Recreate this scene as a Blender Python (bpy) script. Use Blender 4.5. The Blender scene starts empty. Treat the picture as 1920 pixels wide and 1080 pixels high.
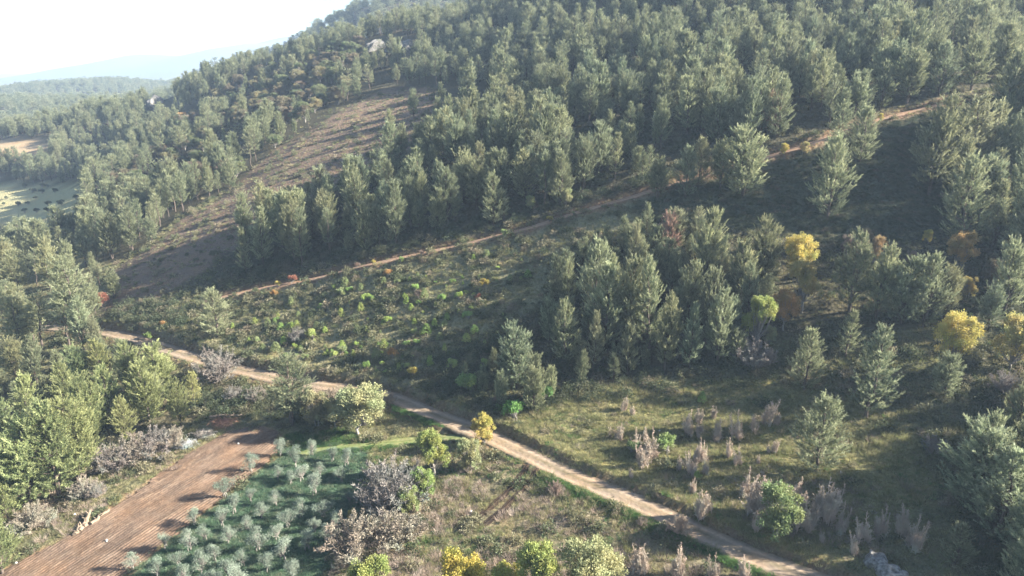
import bpy, math, random
import numpy as np
from mathutils import Vector

random.seed(7)
RNG = np.random.default_rng(7)
SC = bpy.context.scene
COL = SC.collection

# ------------------------------------------------------------------ camera, sky, sun, exposure
F = 1350.0                      # focal length, in pixels of a 1920 px wide frame
PITCH = math.radians(17.0)
CAM_H = 55.0
cam_data = bpy.data.cameras.new('camera')
cam_data.sensor_width = 36.0
cam_data.lens = F / 1920.0 * 36.0
cam_data.clip_start = 0.5
cam_data.clip_end = 20000.0
cam = bpy.data.objects.new('camera', cam_data)
cam.location = (0, 0, CAM_H)
cam.rotation_euler = (math.radians(90) - PITCH, 0, 0)
COL.objects.link(cam)
SC.camera = cam

SUN_ELEV = math.radians(26.5)
SUN_AZ = math.atan2(1.0, -0.06)         # clockwise from +Y: sun stands to the right
sun_dir = Vector((math.sin(SUN_AZ) * math.cos(SUN_ELEV), math.cos(SUN_AZ) * math.cos(SUN_ELEV), math.sin(SUN_ELEV)))
world = bpy.data.worlds.new('World')
SC.world = world
world.use_nodes = True
wn = world.node_tree
wn.nodes.clear()
sky = wn.nodes.new('ShaderNodeTexSky')
sky.sky_type = 'NISHITA'
sky.sun_disc = False
sky.sun_elevation = SUN_ELEV
sky.sun_rotation = SUN_AZ
sky.air_density = 1.0
sky.dust_density = 1.0
sky.ozone_density = 3.0
bg = wn.nodes.new('ShaderNodeBackground')
bg.inputs['Strength'].default_value = 0.05
wo = wn.nodes.new('ShaderNodeOutputWorld')
wn.links.new(sky.outputs[0], bg.inputs['Color'])
wn.links.new(bg.outputs[0], wo.inputs['Surface'])

sun_data = bpy.data.lights.new('sun', 'SUN')
sun_data.energy = 5.0
sun_data.angle = math.radians(0.5)
sun_data.color = (1.0, 0.94, 0.84)
sun = bpy.data.objects.new('sun', sun_data)
sun.rotation_euler = sun_dir.to_track_quat('Z', 'Y').to_euler()
sun.location = (60, 0, 120)
COL.objects.link(sun)

SC.view_settings.view_transform = 'Standard'
SC.view_settings.look = 'None'
SC.view_settings.gamma = 1.0
SC.view_settings.use_curve_mapping = False
SC.view_settings.exposure = 2.5
SC.render.engine = 'CYCLES'
SC.cycles.max_bounces = 5
SC.cycles.diffuse_bounces = 2
SC.cycles.glossy_bounces = 1
SC.cycles.transmission_bounces = 3
SC.cycles.volume_bounces = 0
SC.cycles.use_denoising = True
SC.cycles.caustics_reflective = False
SC.cycles.caustics_refractive = False

# ------------------------------------------------------------------ survey helpers: photo bearings <-> ground points
CP, SP = math.cos(PITCH), math.sin(PITCH)


def ray(u, v):
    a = (np.asarray(u, float) - 960) / F
    b = -(np.asarray(v, float) - 540) / F
    return np.stack([a, CP + b * SP, -SP + b * CP], -1)      # scaled so that its depth along the axis is 1


def project(P):
    P = np.asarray(P, float)
    q = P - np.array([0, 0, CAM_H])
    d = np.maximum(q[..., 1] * CP - q[..., 2] * SP, 1e-3)
    up = q[..., 1] * SP + q[..., 2] * CP
    return 960 + F * q[..., 0] / d, 540 - F * up / d, d


def inpoly(u, v, poly):
    u = np.asarray(u, float); v = np.asarray(v, float)
    r = np.zeros(u.shape, bool)
    n = len(poly)
    for i in range(n):
        x0, y0 = poly[i]; x1, y1 = poly[(i + 1) % n]
        if y0 == y1:
            continue
        c = (y0 > v) != (y1 > v)
        r ^= c & (u < (x1 - x0) * (v - y0) / (y1 - y0) + x0)
    return r


def hash2(ix, iy, s):
    h = np.sin(ix * 127.1 + iy * 311.7 + s * 74.7) * 43758.5453
    return h - np.floor(h)


def vnoise(x, y, s=0):
    ix = np.floor(x); iy = np.floor(y)
    fx = x - ix; fy = y - iy
    fx = fx * fx * (3 - 2 * fx); fy = fy * fy * (3 - 2 * fy)
    a = hash2(ix, iy, s); b = hash2(ix + 1, iy, s); c = hash2(ix, iy + 1, s); d = hash2(ix + 1, iy + 1, s)
    return (a * (1 - fx) + b * fx) * (1 - fy) + (c * (1 - fx) + d * fx) * fy - 0.5


def fbm(x, y, s=0, o=4):
    r = 0; a = 1.0
    for i in range(o):
        r = r + a * vnoise(x, y, s + i * 3.1); x = x * 2.03; y = y * 2.03; a *= 0.5
    return r


# ------------------------------------------------------------------ the lie of the land
# (bearing u, v, 'z' height relative to the camera | 'd' depth in metres)
CTRL = [
    # track on the valley floor and the fields below it
    (1500, 1075, 'z', -55), (1300, 990, 'z', -55), (1100, 905, 'z', -55), (900, 806, 'z', -55), (700, 738, 'z', -55.5),
    (480, 700, 'z', -56), (330, 658, 'z', -56.5), (180, 622, 'z', -57),
    (0, 1075, 'z', -62), (150, 980, 'z', -60.5), (300, 950, 'z', -59.5), (480, 830, 'z', -58), (400, 1060, 'z', -59.5), (600, 900, 'z', -58),
    (700, 1060, 'z', -58), (960, 1000, 'z', -57), (1200, 1050, 'z', -56.5), (680, 820, 'z', -57),
    (60, 880, 'z', -62), (250, 760, 'z', -60), (100, 720, 'z', -60.5), (0, 640, 'z', -62), (-300, 900, 'z', -68), (-300, 640, 'z', -66),
    (60, 385, 'z', -64), (0, 300, 'z', -63), (-200, 400, 'z', -70), (-200, 280, 'z', -68),
    # lower slope
    (1620, 770, 'z', -49), (1530, 880, 'z', -52), (1750, 930, 'z', -51.5), (1500, 700, 'z', -48), (1300, 700, 'z', -49.5), (1000, 740, 'z', -52),
    (1900, 700, 'z', -44), (1900, 900, 'z', -49), (1300, 560, 'd', 132), (1500, 540, 'd', 128), (1750, 540, 'd', 124),
    (800, 650, 'z', -50), (600, 620, 'z', -51), (1000, 560, 'd', 138), (1500, 400, 'd', 144), (1750, 400, 'd', 140),
    # the upper track
    (430, 552, 'd', 163), (700, 494, 'd', 157), (960, 434, 'd', 154), (1200, 365, 'd', 152), (1400, 303, 'd', 154), (1545, 262, 'd', 156),
    (1720, 205, 'd', 160), (1900, 160, 'd', 165),
    # hill above it
    (800, 330, 'd', 190), (1100, 250, 'd', 188), (1400, 170, 'd', 192), (1700, 90, 'd', 204), (1900, 30, 'd', 214),
    (1300, 30, 'd', 250), (1000, 70, 'd', 300), (1600, -20, 'd', 240), (1000, -15, 'd', 400), (1500, -160, 'd', 330), (1900, -180, 'd', 310),
    (1200, -120, 'd', 420), (2300, 100, 'd', 200), (2300, 500, 'd', 125), (2300, 900, 'd', 92), (2300, -200, 'd', 280), (2800, 400, 'd', 140),
    # the long clearing and the ridge behind
    (330, 430, 'd', 208), (450, 345, 'd', 236), (620, 225, 'd', 268), (730, 180, 'd', 282), (300, 510, 'd', 178),
    (820, 130, 'd', 305), (730, 92, 'd', 340), (710, 62, 'd', 400), (560, 104, 'd', 430), (450, 128, 'd', 450), (320, 184, 'd', 455),
    (150, 225, 'd', 490), (20, 268, 'd', 500), (860, 44, 'd', 410), (300, 290, 'd', 330), (200, 345, 'd', 290), (450, 210, 'd', 350),
    (150, 430, 'd', 250), (60, 570, 'd', 190), (-150, 300, 'd', 480),
]
EXTRA = [  # ground behind and under the camera and behind the ridge (x, y, z relative to the camera)
    (0, 30, -58), (-60, 30, -63), (60, 30, -56), (130, 40, -52), (0, -60, -60), (-120, -40, -68), (120, -60, -55),
    (-60, 620, -30), (-180, 640, -45), (-330, 640, -55), (60, 560, 40), (160, 520, 62), (300, 480, 80), (300, 200, 40), (300, 60, -20), (420, 300, 85),
]
pts = []
for u, v, m, val in CTRL:
    d = ray(u, v)
    k = val / d[2] if m == 'z' else val
    pts.append(d * k)
pts = np.array(pts + [list(map(float, e)) for e in EXTRA])
_S = 100.0
PX = pts[:, :2] / _S


def _k(r2):
    return 0.5 * r2 * np.log(r2 + 1e-9)


_n = len(PX)
_A = np.zeros((_n + 3, _n + 3))
_A[:_n, :_n] = _k(((PX[:, None] - PX[None]) ** 2).sum(-1)) + np.eye(_n) * 0.012
_A[:_n, _n] = 1; _A[:_n, _n + 1:] = PX
_A[_n, :_n] = 1; _A[_n + 1:, :_n] = PX.T
_W = np.linalg.solve(_A, np.concatenate([pts[:, 2], np.zeros(3)]))


def near_height(x, y):
    sh = x.shape
    X = np.stack([x.ravel(), y.ravel()], -1) / _S
    out = np.empty(len(X))
    for i in range(0, len(X), 40000):
        q = X[i:i + 40000]
        out[i:i + 40000] = _k(((q[:, None] - PX[None]) ** 2).sum(-1)) @ _W[:_n] + _W[_n] + q @ _W[_n + 1:]
    return out.reshape(sh)


def crest(us, vs, depth):
    us = np.array(us, float); vs = np.array(vs, float)
    d = ray(us, vs) * depth
    return d[:, 0], d[:, 2]


FAR = [
    # crest profile, depth, half-depth toward the camera / away
    (crest([-900, -300, 0, 60, 120, 180, 270, 420, 700, 1000], [200, 190, 182, 167, 160, 158, 166, 183, 212, 236], 1300), 1300, 330, 450),
    (crest([300, 480, 580, 640, 690, 740, 800, 880, 1000, 1400], [195, 140, 98, 62, 38, 18, 8, 5, -8, -40], 800), 800, 190, 260),
    (crest([-1500, -400, 0, 83, 167, 213, 240, 283, 333, 360, 423, 483, 700, 1000, 2000], [160, 175, 165, 147, 140, 123, 118, 110, 103, 110, 92, 83, 90, 60, 50], 4500), 4500, 1000, 800),
    (crest([-1500, 0, 120, 200, 330, 480, 560, 800, 2000], [150, 158, 152, 140, 128, 100, 80, 90, 70], 5600), 5600, 900, 800),
]


def height(x, y):
    x = np.asarray(x, float); y = np.asarray(y, float)
    zn = near_height(np.clip(x, -420, 420), np.clip(y, -120, 660))
    zn = zn + 0.9 * fbm(x / 22, y / 22, 1, 3) * np.clip((zn + 56) / 12, 0.15, 1.0)
    base = -74 + 6 * fbm(x / 260, y / 260, 4, 3)
    zf = base
    for (cx, cz), dep, s0, s1 in FAR:
        h = np.interp(x, cx, cz) - base
        h = np.maximum(h, 0) + 0.05 * dep * fbm(x / (0.16 * dep), y / (0.16 * dep), dep, 4) * 0.25
        s = np.where(y < dep, s0, s1)
        zf = np.maximum(zf, base + h * np.exp(-((y - dep) / s) ** 2 * 1.4))
    far = np.clip((y - 520) / 160, 0, 1)
    far = np.maximum(far, np.clip((np.abs(x) - 330 - 40) / 260, 0, 1))
    far = far * far * (3 - 2 * far)
    return zn * (1 - far) + zf * far + CAM_H


_gx0, _gy0, _gst = -440.0, 0.0, 2.0
_HX, _HY = np.meshgrid(np.arange(_gx0, 440, _gst), np.arange(_gy0, 760, _gst))
_HG = height(_HX, _HY)


def quick_height(x, y):
    i = np.clip((x - _gx0) / _gst, 0, _HG.shape[1] - 1.001); j = np.clip((y - _gy0) / _gst, 0, _HG.shape[0] - 1.001)
    a = i.astype(int); b = j.astype(int); fx = i - a; fy = j - b
    return (_HG[b, a] * (1 - fx) + _HG[b, a + 1] * fx) * (1 - fy) + (_HG[b + 1, a] * (1 - fx) + _HG[b + 1, a + 1] * fx) * fy


def ground_at(u, v, dmin=40, dmax=900):
    """points where the bearings (u, v) meet the ground"""
    u = np.atleast_1d(np.asarray(u, float)); v = np.atleast_1d(np.asarray(v, float))
    D = ray(u, v)
    t0 = np.full(u.shape, float(dmin)); hit = np.zeros(u.shape, bool); lo = t0.copy(); hi = t0.copy()
    t = dmin
    while t < dmax:
        t2 = t * 1.012
        P = D * t2
        z = quick_height(P[:, 0], P[:, 1]) - CAM_H
        new = (~hit) & (P[:, 2] <= z)
        lo[new] = t; hi[new] = t2; hit |= new
        t = t2
        if hit.all():
            break
    for _ in range(10):
        mid = 0.5 * (lo + hi)
        P = D * mid[:, None]
        below = P[:, 2] <= quick_height(P[:, 0], P[:, 1]) - CAM_H
        hi = np.where(below, mid, hi); lo = np.where(below, lo, mid)
    P = D * hi[:, None]
    P[~hit] = np.nan
    return P + np.array([0, 0, CAM_H])

# ------------------------------------------------------------------ mesh and material helpers
def new_mesh(name, V, T=None, Q=None, mat=None, attrs=None, smooth=False):
    """V (n,3); T (m,3) triangles; Q (k,4) quads"""
    me = bpy.data.meshes.new(name)
    V = np.asarray(V, np.float32)
    loops = []; tot = []
    if T is not None and len(T):
        T = np.asarray(T, np.int32); loops.append(T.ravel()); tot.append(np.full(len(T), 3, np.int32))
    if Q is not None and len(Q):
        Q = np.asarray(Q, np.int32); loops.append(Q.ravel()); tot.append(np.full(len(Q), 4, np.int32))
    loops = np.concatenate(loops); tot = np.concatenate(tot)
    start = np.concatenate([[0], np.cumsum(tot)[:-1]]).astype(np.int32)
    me.vertices.add(len(V)); me.vertices.foreach_set('co', V.ravel())
    me.loops.add(len(loops)); me.loops.foreach_set('vertex_index', loops)
    me.polygons.add(len(tot)); me.polygons.foreach_set('loop_start', start)
    if smooth:
        me.polygons.foreach_set('use_smooth', np.ones(len(tot), bool))
    for k, a in (attrs or {}).items():
        a = np.asarray(a, np.float32)
        if a.ndim == 2:
            at = me.attributes.new(k, 'FLOAT_COLOR', 'POINT')
            if a.shape[1] == 3:
                a = np.concatenate([a, np.ones((len(a), 1), np.float32)], 1)
            at.data.foreach_set('color', a.ravel())
        else:
            at = me.attributes.new(k, 'FLOAT', 'POINT'); at.data.foreach_set('value', a)
    if mat is not None:
        me.materials.append(mat)
    me.update(calc_edges=True)
    me.validate()
    return me


def link(name, data, parent=None, loc=None):
    o = bpy.data.objects.new(name, data)
    if loc is not None:
        o.location = loc
    if parent is not None:
        o.parent = parent
    COL.objects.link(o)
    return o


def tag(o, label=None, cat=None, group=None, kind=None):
    if label: o['label'] = label
    if cat: o['category'] = cat
    if group: o['group'] = group
    if kind: o['kind'] = kind
    return o


def grid_faces(nr, nc, closed=False):
    i = np.arange(nr * nc).reshape(nr, nc)
    if closed:
        j = np.roll(i, -1, 1)
        return np.stack([i[:-1], j[:-1], j[1:], i[1:]], -1).reshape(-1, 4)
    return np.stack([i[:-1, :-1], i[:-1, 1:], i[1:, 1:], i[1:, :-1]], -1).reshape(-1, 4)


class Acc:
    """collects tubes and leaves into arrays"""
    def __init__(s):
        s.V = []; s.T = []; s.Q = []; s.a = []; s.n = 0

    def add(s, V, T=None, Q=None, a=None):
        V = np.asarray(V, float).reshape(-1, 3)
        if T is not None: s.T.append(np.asarray(T) + s.n)
        if Q is not None: s.Q.append(np.asarray(Q) + s.n)
        s.V.append(V); s.a.append(np.full(len(V), 0.5) if a is None else np.asarray(a, float).ravel())
        s.n += len(V)

    def tube(s, P, R, k=6):
        P = np.asarray(P, float); R = np.asarray(R, float)
        d = np.gradient(P, axis=0); d /= np.linalg.norm(d, axis=1)[:, None] + 1e-9
        ref = np.where(np.abs(d[:, 2:3]) > 0.9, np.array([[1., 0, 0]]), np.array([[0, 0, 1.]]))
        x = np.cross(d, ref); x /= np.linalg.norm(x, axis=1)[:, None] + 1e-9
        y = np.cross(d, x)
        an = np.linspace(0, 2 * math.pi, k, endpoint=False)
        V = P[:, None] + R[:, None, None] * (x[:, None] * np.cos(an)[None, :, None] + y[:, None] * np.sin(an)[None, :, None])
        s.add(V.reshape(-1, 3), Q=grid_faces(len(P), k, True))

    def blades(s, B, D, L, W, rng, a=None, quad=False, droop=0.0):
        """one thin leaf at each base point B along direction D"""
        n = len(B)
        D = D / (np.linalg.norm(D, axis=1)[:, None] + 1e-9)
        r = rng.normal(size=(n, 3)); side = np.cross(D, r); side /= np.linalg.norm(side, axis=1)[:, None] + 1e-9
        L = np.asarray(L).reshape(-1, 1); W = np.asarray(W).reshape(-1, 1)
        tip = B + D * L; tip[:, 2] -= droop * L[:, 0]
        if quad:
            mid = B + D * L * 0.5
            V = np.stack([B, mid + side * W, tip, mid - side * W], 1)
            s.add(V.reshape(-1, 3), Q=np.arange(4 * n).reshape(n, 4), a=None if a is None else np.repeat(a, 4))
        else:
            V = np.stack([B + side * W, B - side * W, tip], 1)
            s.add(V.reshape(-1, 3), T=np.arange(3 * n).reshape(n, 3), a=None if a is None else np.repeat(a, 3))

    def mesh(s, name, mat, smooth=False):
        return new_mesh(name, np.concatenate(s.V), np.concatenate(s.T) if s.T else None, np.concatenate(s.Q) if s.Q else None, mat,
                        {'shade': np.concatenate(s.a)}, smooth)


def mat_base(name):
    m = bpy.data.materials.new(name); m.use_nodes = True
    nt = m.node_tree; nt.nodes.clear()
    out = nt.nodes.new('ShaderNodeOutputMaterial')
    return m, nt, out


def N(nt, t, **kw):
    n = nt.nodes.new(t)
    for k, v in kw.items():
        if k.startswith('_'):
            setattr(n, k[1:], v)
        else:
            n.inputs[k].default_value = v
    return n


def ramp(nt, fac, stops):
    r = nt.nodes.new('ShaderNodeValToRGB')
    e = r.color_ramp.elements
    while len(e) < len(stops): e.new(0.5)
    for x, (p, c) in zip(e, stops):
        x.position = p; x.color = (*c, 1)
    nt.links.new(fac, r.inputs[0])
    return r.outputs[0]


def mixc(nt, fac, a, b, mode='MIX'):
    m = nt.nodes.new('ShaderNodeMix'); m.data_type = 'RGBA'; m.blend_type = mode
    for s, v in ((0, fac), (6, a), (7, b)):
        if hasattr(v, 'links'): nt.links.new(v, m.inputs[s])
        else: m.inputs[s].default_value = v if s == 0 else (*v, 1)
    return m.outputs[2]


def foliage(name, stops, tip=None, use_color=False, transl=0.3, rough=0.65, var=0.35, tint=False):
    """leaf material: the tree's own hue, lighter young tips brightened as if sunlit, and light coming through the leaf"""
    m, nt, out = mat_base(name)
    oi = nt.nodes.new('ShaderNodeObjectInfo')
    col = oi.outputs['Color'] if use_color else ramp(nt, oi.outputs['Random'], stops)
    at = N(nt, 'ShaderNodeAttribute', _attribute_name='shade')
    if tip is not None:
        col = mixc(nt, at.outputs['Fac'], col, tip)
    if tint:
        col = mixc(nt, 1.0, col, oi.outputs['Color'], 'MULTIPLY')
    tc = nt.nodes.new('ShaderNodeTexCoord')
    if use_color:   # leaves of one crown turn at different times
        n0 = N(nt, 'ShaderNodeTexNoise', Scale=0.55, Detail=3.0)
        nt.links.new(tc.outputs['Object'], n0.inputs['Vector'])
        k0 = nt.nodes.new('ShaderNodeMapRange'); k0.inputs[1].default_value = 0.4; k0.inputs[2].default_value = 0.65
        nt.links.new(n0.outputs[0], k0.inputs[0])
        col = mixc(nt, k0.outputs[0], col, mixc(nt, 1.0, col, (0.72, 0.90, 0.9), 'MULTIPLY'))
    no = N(nt, 'ShaderNodeTexNoise', Scale=0.9, Detail=2.0)
    nt.links.new(tc.outputs['Object'], no.inputs['Vector'])
    k = nt.nodes.new('ShaderNodeMapRange')
    k.inputs[1].default_value = 0.3; k.inputs[2].default_value = 0.7; k.inputs[3].default_value = 1 - var; k.inputs[4].default_value = 1 + var
    nt.links.new(no.outputs[0], k.inputs[0])
    hs = nt.nodes.new('ShaderNodeHueSaturation')
    nt.links.new(k.outputs[0], hs.inputs['Value']); nt.links.new(col, hs.inputs['Color'])
    col = hs.outputs[0]
    p = N(nt, 'ShaderNodeBsdfPrincipled', Roughness=rough)
    p.inputs['Specular IOR Level'].default_value = 0.3
    nt.links.new(col, p.inputs['Base Color'])
    t = nt.nodes.new('ShaderNodeBsdfTranslucent')
    nt.links.new(col, t.inputs['Color'])
    mx = N(nt, 'ShaderNodeMixShader'); mx.inputs[0].default_value = transl
    nt.links.new(p.outputs[0], mx.inputs[1]); nt.links.new(t.outputs[0], mx.inputs[2])
    nt.links.new(mx.outputs[0], out.inputs[0])
    return m


def solid(name, c1, c2, scale=4.0, rough=0.9, bump=0.0, coord='Object', detail=6.0):
    m, nt, out = mat_base(name)
    tc = nt.nodes.new('ShaderNodeTexCoord')
    no = N(nt, 'ShaderNodeTexNoise', Scale=scale, Detail=detail)
    nt.links.new(tc.outputs[coord], no.inputs['Vector'])
    col = ramp(nt, no.outputs[0], [(0.32, c1), (0.68, c2)])
    p = N(nt, 'ShaderNodeBsdfPrincipled', Roughness=rough)
    p.inputs['Specular IOR Level'].default_value = 0.2
    nt.links.new(col, p.inputs['Base Color'])
    if bump:
        b = N(nt, 'ShaderNodeBump', Strength=0.8, Distance=bump)
        nt.links.new(no.outputs[0], b.inputs['Height']); nt.links.new(b.outputs[0], p.inputs['Normal'])
    nt.links.new(p.outputs[0], out.inputs[0])
    return m


def ground_material(name, blotch=(0.55, 1.5), grain=3.0, bump=0.25):
    """ground: the zone's own soil or turf colour, broken by patches, clods and grain"""
    m, nt, out = mat_base(name)
    tc = nt.nodes.new('ShaderNodeTexCoord')
    at = N(nt, 'ShaderNodeAttribute', _attribute_name='zone')
    n1 = N(nt, 'ShaderNodeTexNoise', Scale=0.22, Detail=5.0, Roughness=0.65)
    n2 = N(nt, 'ShaderNodeTexNoise', Scale=grain, Detail=5.0, Roughness=0.7)
    n3 = N(nt, 'ShaderNodeTexVoronoi', Scale=1.3)
    for n in (n1, n2, n3): nt.links.new(tc.outputs['Object'], n.inputs['Vector'])
    k1 = nt.nodes.new('ShaderNodeMapRange'); k1.inputs[1].default_value = 0.25; k1.inputs[2].default_value = 0.75; k1.inputs[3].default_value = blotch[0]; k1.inputs[4].default_value = blotch[1]
    nt.links.new(n2.outputs[0], k1.inputs[0])
    hs = nt.nodes.new('ShaderNodeHueSaturation'); nt.links.new(k1.outputs[0], hs.inputs['Value']); nt.links.new(at.outputs['Color'], hs.inputs['Color'])
    k2 = nt.nodes.new('ShaderNodeMapRange'); k2.inputs[1].default_value = 0.42; k2.inputs[2].default_value = 0.68; k2.inputs[3].default_value = 0.0; k2.inputs[4].default_value = 0.45
    nt.links.new(n1.outputs[0], k2.inputs[0])
    warm = mixc(nt, 1.0, hs.outputs[0], (1.35, 1.08, 0.8), 'MULTIPLY')
    col = mixc(nt, k2.outputs[0], hs.outputs[0], warm)
    p = N(nt, 'ShaderNodeBsdfPrincipled', Roughness=0.95)
    p.inputs['Specular IOR Level'].default_value = 0.1
    nt.links.new(col, p.inputs['Base Color'])
    ad = N(nt, 'ShaderNodeMath', _operation='ADD')
    nt.links.new(n2.outputs[0], ad.inputs[0]); nt.links.new(n3.outputs['Distance'], ad.inputs[1])
    b = N(nt, 'ShaderNodeBump', Strength=1.0, Distance=bump)
    nt.links.new(ad.outputs[0], b.inputs['Height']); nt.links.new(b.outputs[0], p.inputs['Normal'])
    nt.links.new(p.outputs[0], out.inputs[0])
    return m


# ------------------------------------------------------------------ tracks: surveyed lines, graded into the slope
def smooth_line(P, step=0.6, it=40):
    s = np.concatenate([[0], np.cumsum(np.linalg.norm(np.diff(P[:, :2], axis=0), axis=1))])
    t = np.arange(0, s[-1], step)
    L = np.stack([np.interp(t, s, P[:, i]) for i in range(3)], 1)
    for _ in range(it):
        L[1:-1] = 0.25 * L[:-2] + 0.5 * L[1:-1] + 0.25 * L[2:]
    L[:, 2] = height(L[:, 0], L[:, 1])
    for _ in range(60):
        L[1:-1, 2] = 0.25 * L[:-2, 2] + 0.5 * L[1:-1, 2] + 0.25 * L[2:, 2]
    return L


def survey(pl):
    return ground_at([p[0] for p in pl], [p[1] for p in pl])


ROAD = [(60, 612), (180, 620), (253, 633), (333, 660), (400, 680), (467, 697), (560, 718), (640, 726), (723, 738), (827, 783), (887, 803), (973, 843),
        (1083, 897), (1207, 947), (1280, 980), (1363, 1023), (1480, 1070), (1600, 1112), (1760, 1160), (2000, 1230)]
TRACK = [(400, 562), (430, 552), (530, 533), (640, 508), (720, 490), (800, 473), (900, 450), (1000, 425), (1050, 408), (1100, 392), (1200, 365), (1300, 335),
         (1400, 303), (1480, 282), (1545, 262), (1640, 225), (1720, 205), (1790, 190)]
LANE = [(905, 818), (850, 818), (800, 824), (740, 829), (660, 834), (600, 841), (555, 850)]
LINES = [('road', smooth_line(survey(ROAD)), 1.95, 0.10), ('track', smooth_line(survey(TRACK)), 1.15, 0.06), ('lane', smooth_line(survey(LANE)), 1.1, 0.05)]


def line_dist(x, y, L):
    sh = np.shape(x)
    x = np.ravel(x); y = np.ravel(y)
    d = np.full(len(x), 1e6); z = np.zeros(len(x)); sd = np.zeros(len(x))
    lo = L[:, :2].min(0) - 8; hi = L[:, :2].max(0) + 8
    w = np.where((x > lo[0]) & (x < hi[0]) & (y > lo[1]) & (y < hi[1]))[0]
    tan = np.gradient(L[:, :2], axis=0); tan /= np.linalg.norm(tan, axis=1)[:, None]
    for i in range(0, len(w), 8000):
        k = w[i:i + 8000]
        dx = x[k][:, None] - L[None, :, 0]; dy = y[k][:, None] - L[None, :, 1]
        r = dx * dx + dy * dy
        j = r.argmin(1); a = np.arange(len(k))
        d[k] = np.sqrt(r[a, j]); z[k] = L[j, 2]
        sd[k] = np.sign(dx[a, j] * -tan[j, 1] + dy[a, j] * tan[j, 0])
    return d.reshape(sh), z.reshape(sh), sd.reshape(sh)


def sstep(x, a, b):
    t = np.clip((x - a) / (b - a), 0, 1)
    return t * t * (3 - 2 * t)


def land(x, y, drop=0.0):
    """finished ground level with the tracks cut in"""
    z = height(x, y)
    for nm, L, hw, dep in LINES:
        d, zr, sd = line_dist(x, y, L)
        w = sstep(d, hw + 0.35, hw + (1.5 if nm == 'road' else 1.1))
        if nm == 'road':   # the cut bank on the uphill side
            w = np.where(sd > 0, sstep(d, hw + 0.25, hw + 0.85), w)
            z = z + np.where(sd > 0, 0.55 * np.exp(-(np.maximum(d - hw - 0.8, 0) / 1.8) ** 2), 0) * (d < 20)
        z = (zr - dep - drop) * (1 - w) + z * w
    return z


# ------------------------------------------------------------------ ground zones, as seen on the photograph
FIELD = [(478, 796), (526, 812), (522, 850), (455, 905), (350, 988), (240, 1075), (150, 1140), (-90, 1130), (0, 1072), (130, 1005), (240, 932), (330, 866), (420, 812)]
GROVE = [(528, 838), (640, 822), (690, 850), (692, 940), (640, 1000), (600, 1100), (200, 1120), (262, 1062), (356, 988), (460, 908), (524, 856)]
CLEARING = [(205, 510), (300, 455), (340, 412), (430, 362), (500, 292), (560, 257), (640, 207), (720, 167), (800, 165), (850, 200), (828, 250), (760, 300), (700, 333),
            (640, 364), (555, 402), (480, 444), (405, 490), (380, 510), (300, 560), (190, 590)]
SLOPE = [(180, 615), (210, 580), (300, 560), (430, 556), (700, 498), (1000, 430), (1200, 370), (1540, 268), (1720, 210), (1790, 330), (1770, 430), (1500, 445), (1300, 415), (1180, 440),
         (1050, 490), (1020, 570), (900, 625), (930, 690), (1000, 745), (930, 800), (720, 732), (560, 712), (330, 650)]
MEADOW = [(930, 808), (960, 770), (1100, 735), (1330, 700), (1560, 740), (1720, 800), (1760, 930), (1640, 1010), (1500, 1056), (1300, 980), (1100, 895)]
BRUSH = [(700, 860), (900, 815), (1000, 870), (1200, 955), (1480, 1080), (1500, 1200), (560, 1200), (640, 1010), (690, 940)]
ORCHARD = [(-120, 345), (155, 345), (165, 392), (70, 418), (-120, 425)]
BARE = [(-120, 262), (85, 262), (118, 284), (60, 302), (-120, 335)]
RIGHT_SCRUB = [(1400, 640), (1750, 610), (2300, 560), (2300, 1000), (1760, 930), (1720, 800), (1560, 740), (1330, 700)]
FOREST_HILL = [(405, 505), (468, 441), (540, 398), (622, 361), (682, 330), (742, 298), (815, 251), (855, 205), (862, 170), (880, 120), (900, -260), (2700, -420), (2700, 60), (1850, 163),
               (1640, 211), (1540, 246), (1420, 281), (1300, 316), (1200, 348), (1000, 406), (800, 453), (640, 488), (440, 522)]
FOREST_RIDGE = [(880, 120), (850, 168), (800, 160), (720, 160), (640, 200), (560, 250), (500, 288), (430, 355), (335, 405), (285, 458), (200, 498), (0, 520), (-300, 540), (-300, 200),
                (0, 210), (300, 120), (700, -60), (900, -260)]
FOREST_LEFT = [(-260, 470), (0, 470), (190, 505), (205, 590), (165, 612), (60, 660), (-260, 700)]
FOREST_FRONT = [(-260, 770), (20, 735), (120, 665), (180, 640), (320, 690), (388, 740), (372, 792), (300, 800), (180, 862), (115, 945), (30, 985), (-260, 1010)]
CLUSTER = [(1035, 520), (1120, 470), (1190, 450), (1330, 440), (1440, 470), (1450, 560), (1400, 690), (1250, 700), (1150, 700), (1060, 690), (1020, 620)]
SHADE_TONED_SLOPE = [(1180, 385), (1300, 345), (1540, 275), (1720, 215), (1830, 200), (1830, 450), (1560, 450), (1330, 420), (1220, 425)]  # slope in deep shade: its ground and brush are coloured darker to imitate that
EAST_WOOD = [(1815, 330), (1850, 215), (2600, 60), (2600, 640), (1960, 560), (1850, 470)]
RIGHT_WOOD = [(1600, 610), (1620, 560), (1780, 535), (1810, 440), (1800, 300), (1880, 180), (2600, 80), (2600, 700), (1950, 640), (1750, 620)]
CORNER_WOOD = [(1790, 900), (1830, 860), (1960, 780), (2600, 700), (2600, 1300), (1900, 1200), (1810, 1010)]

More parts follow.
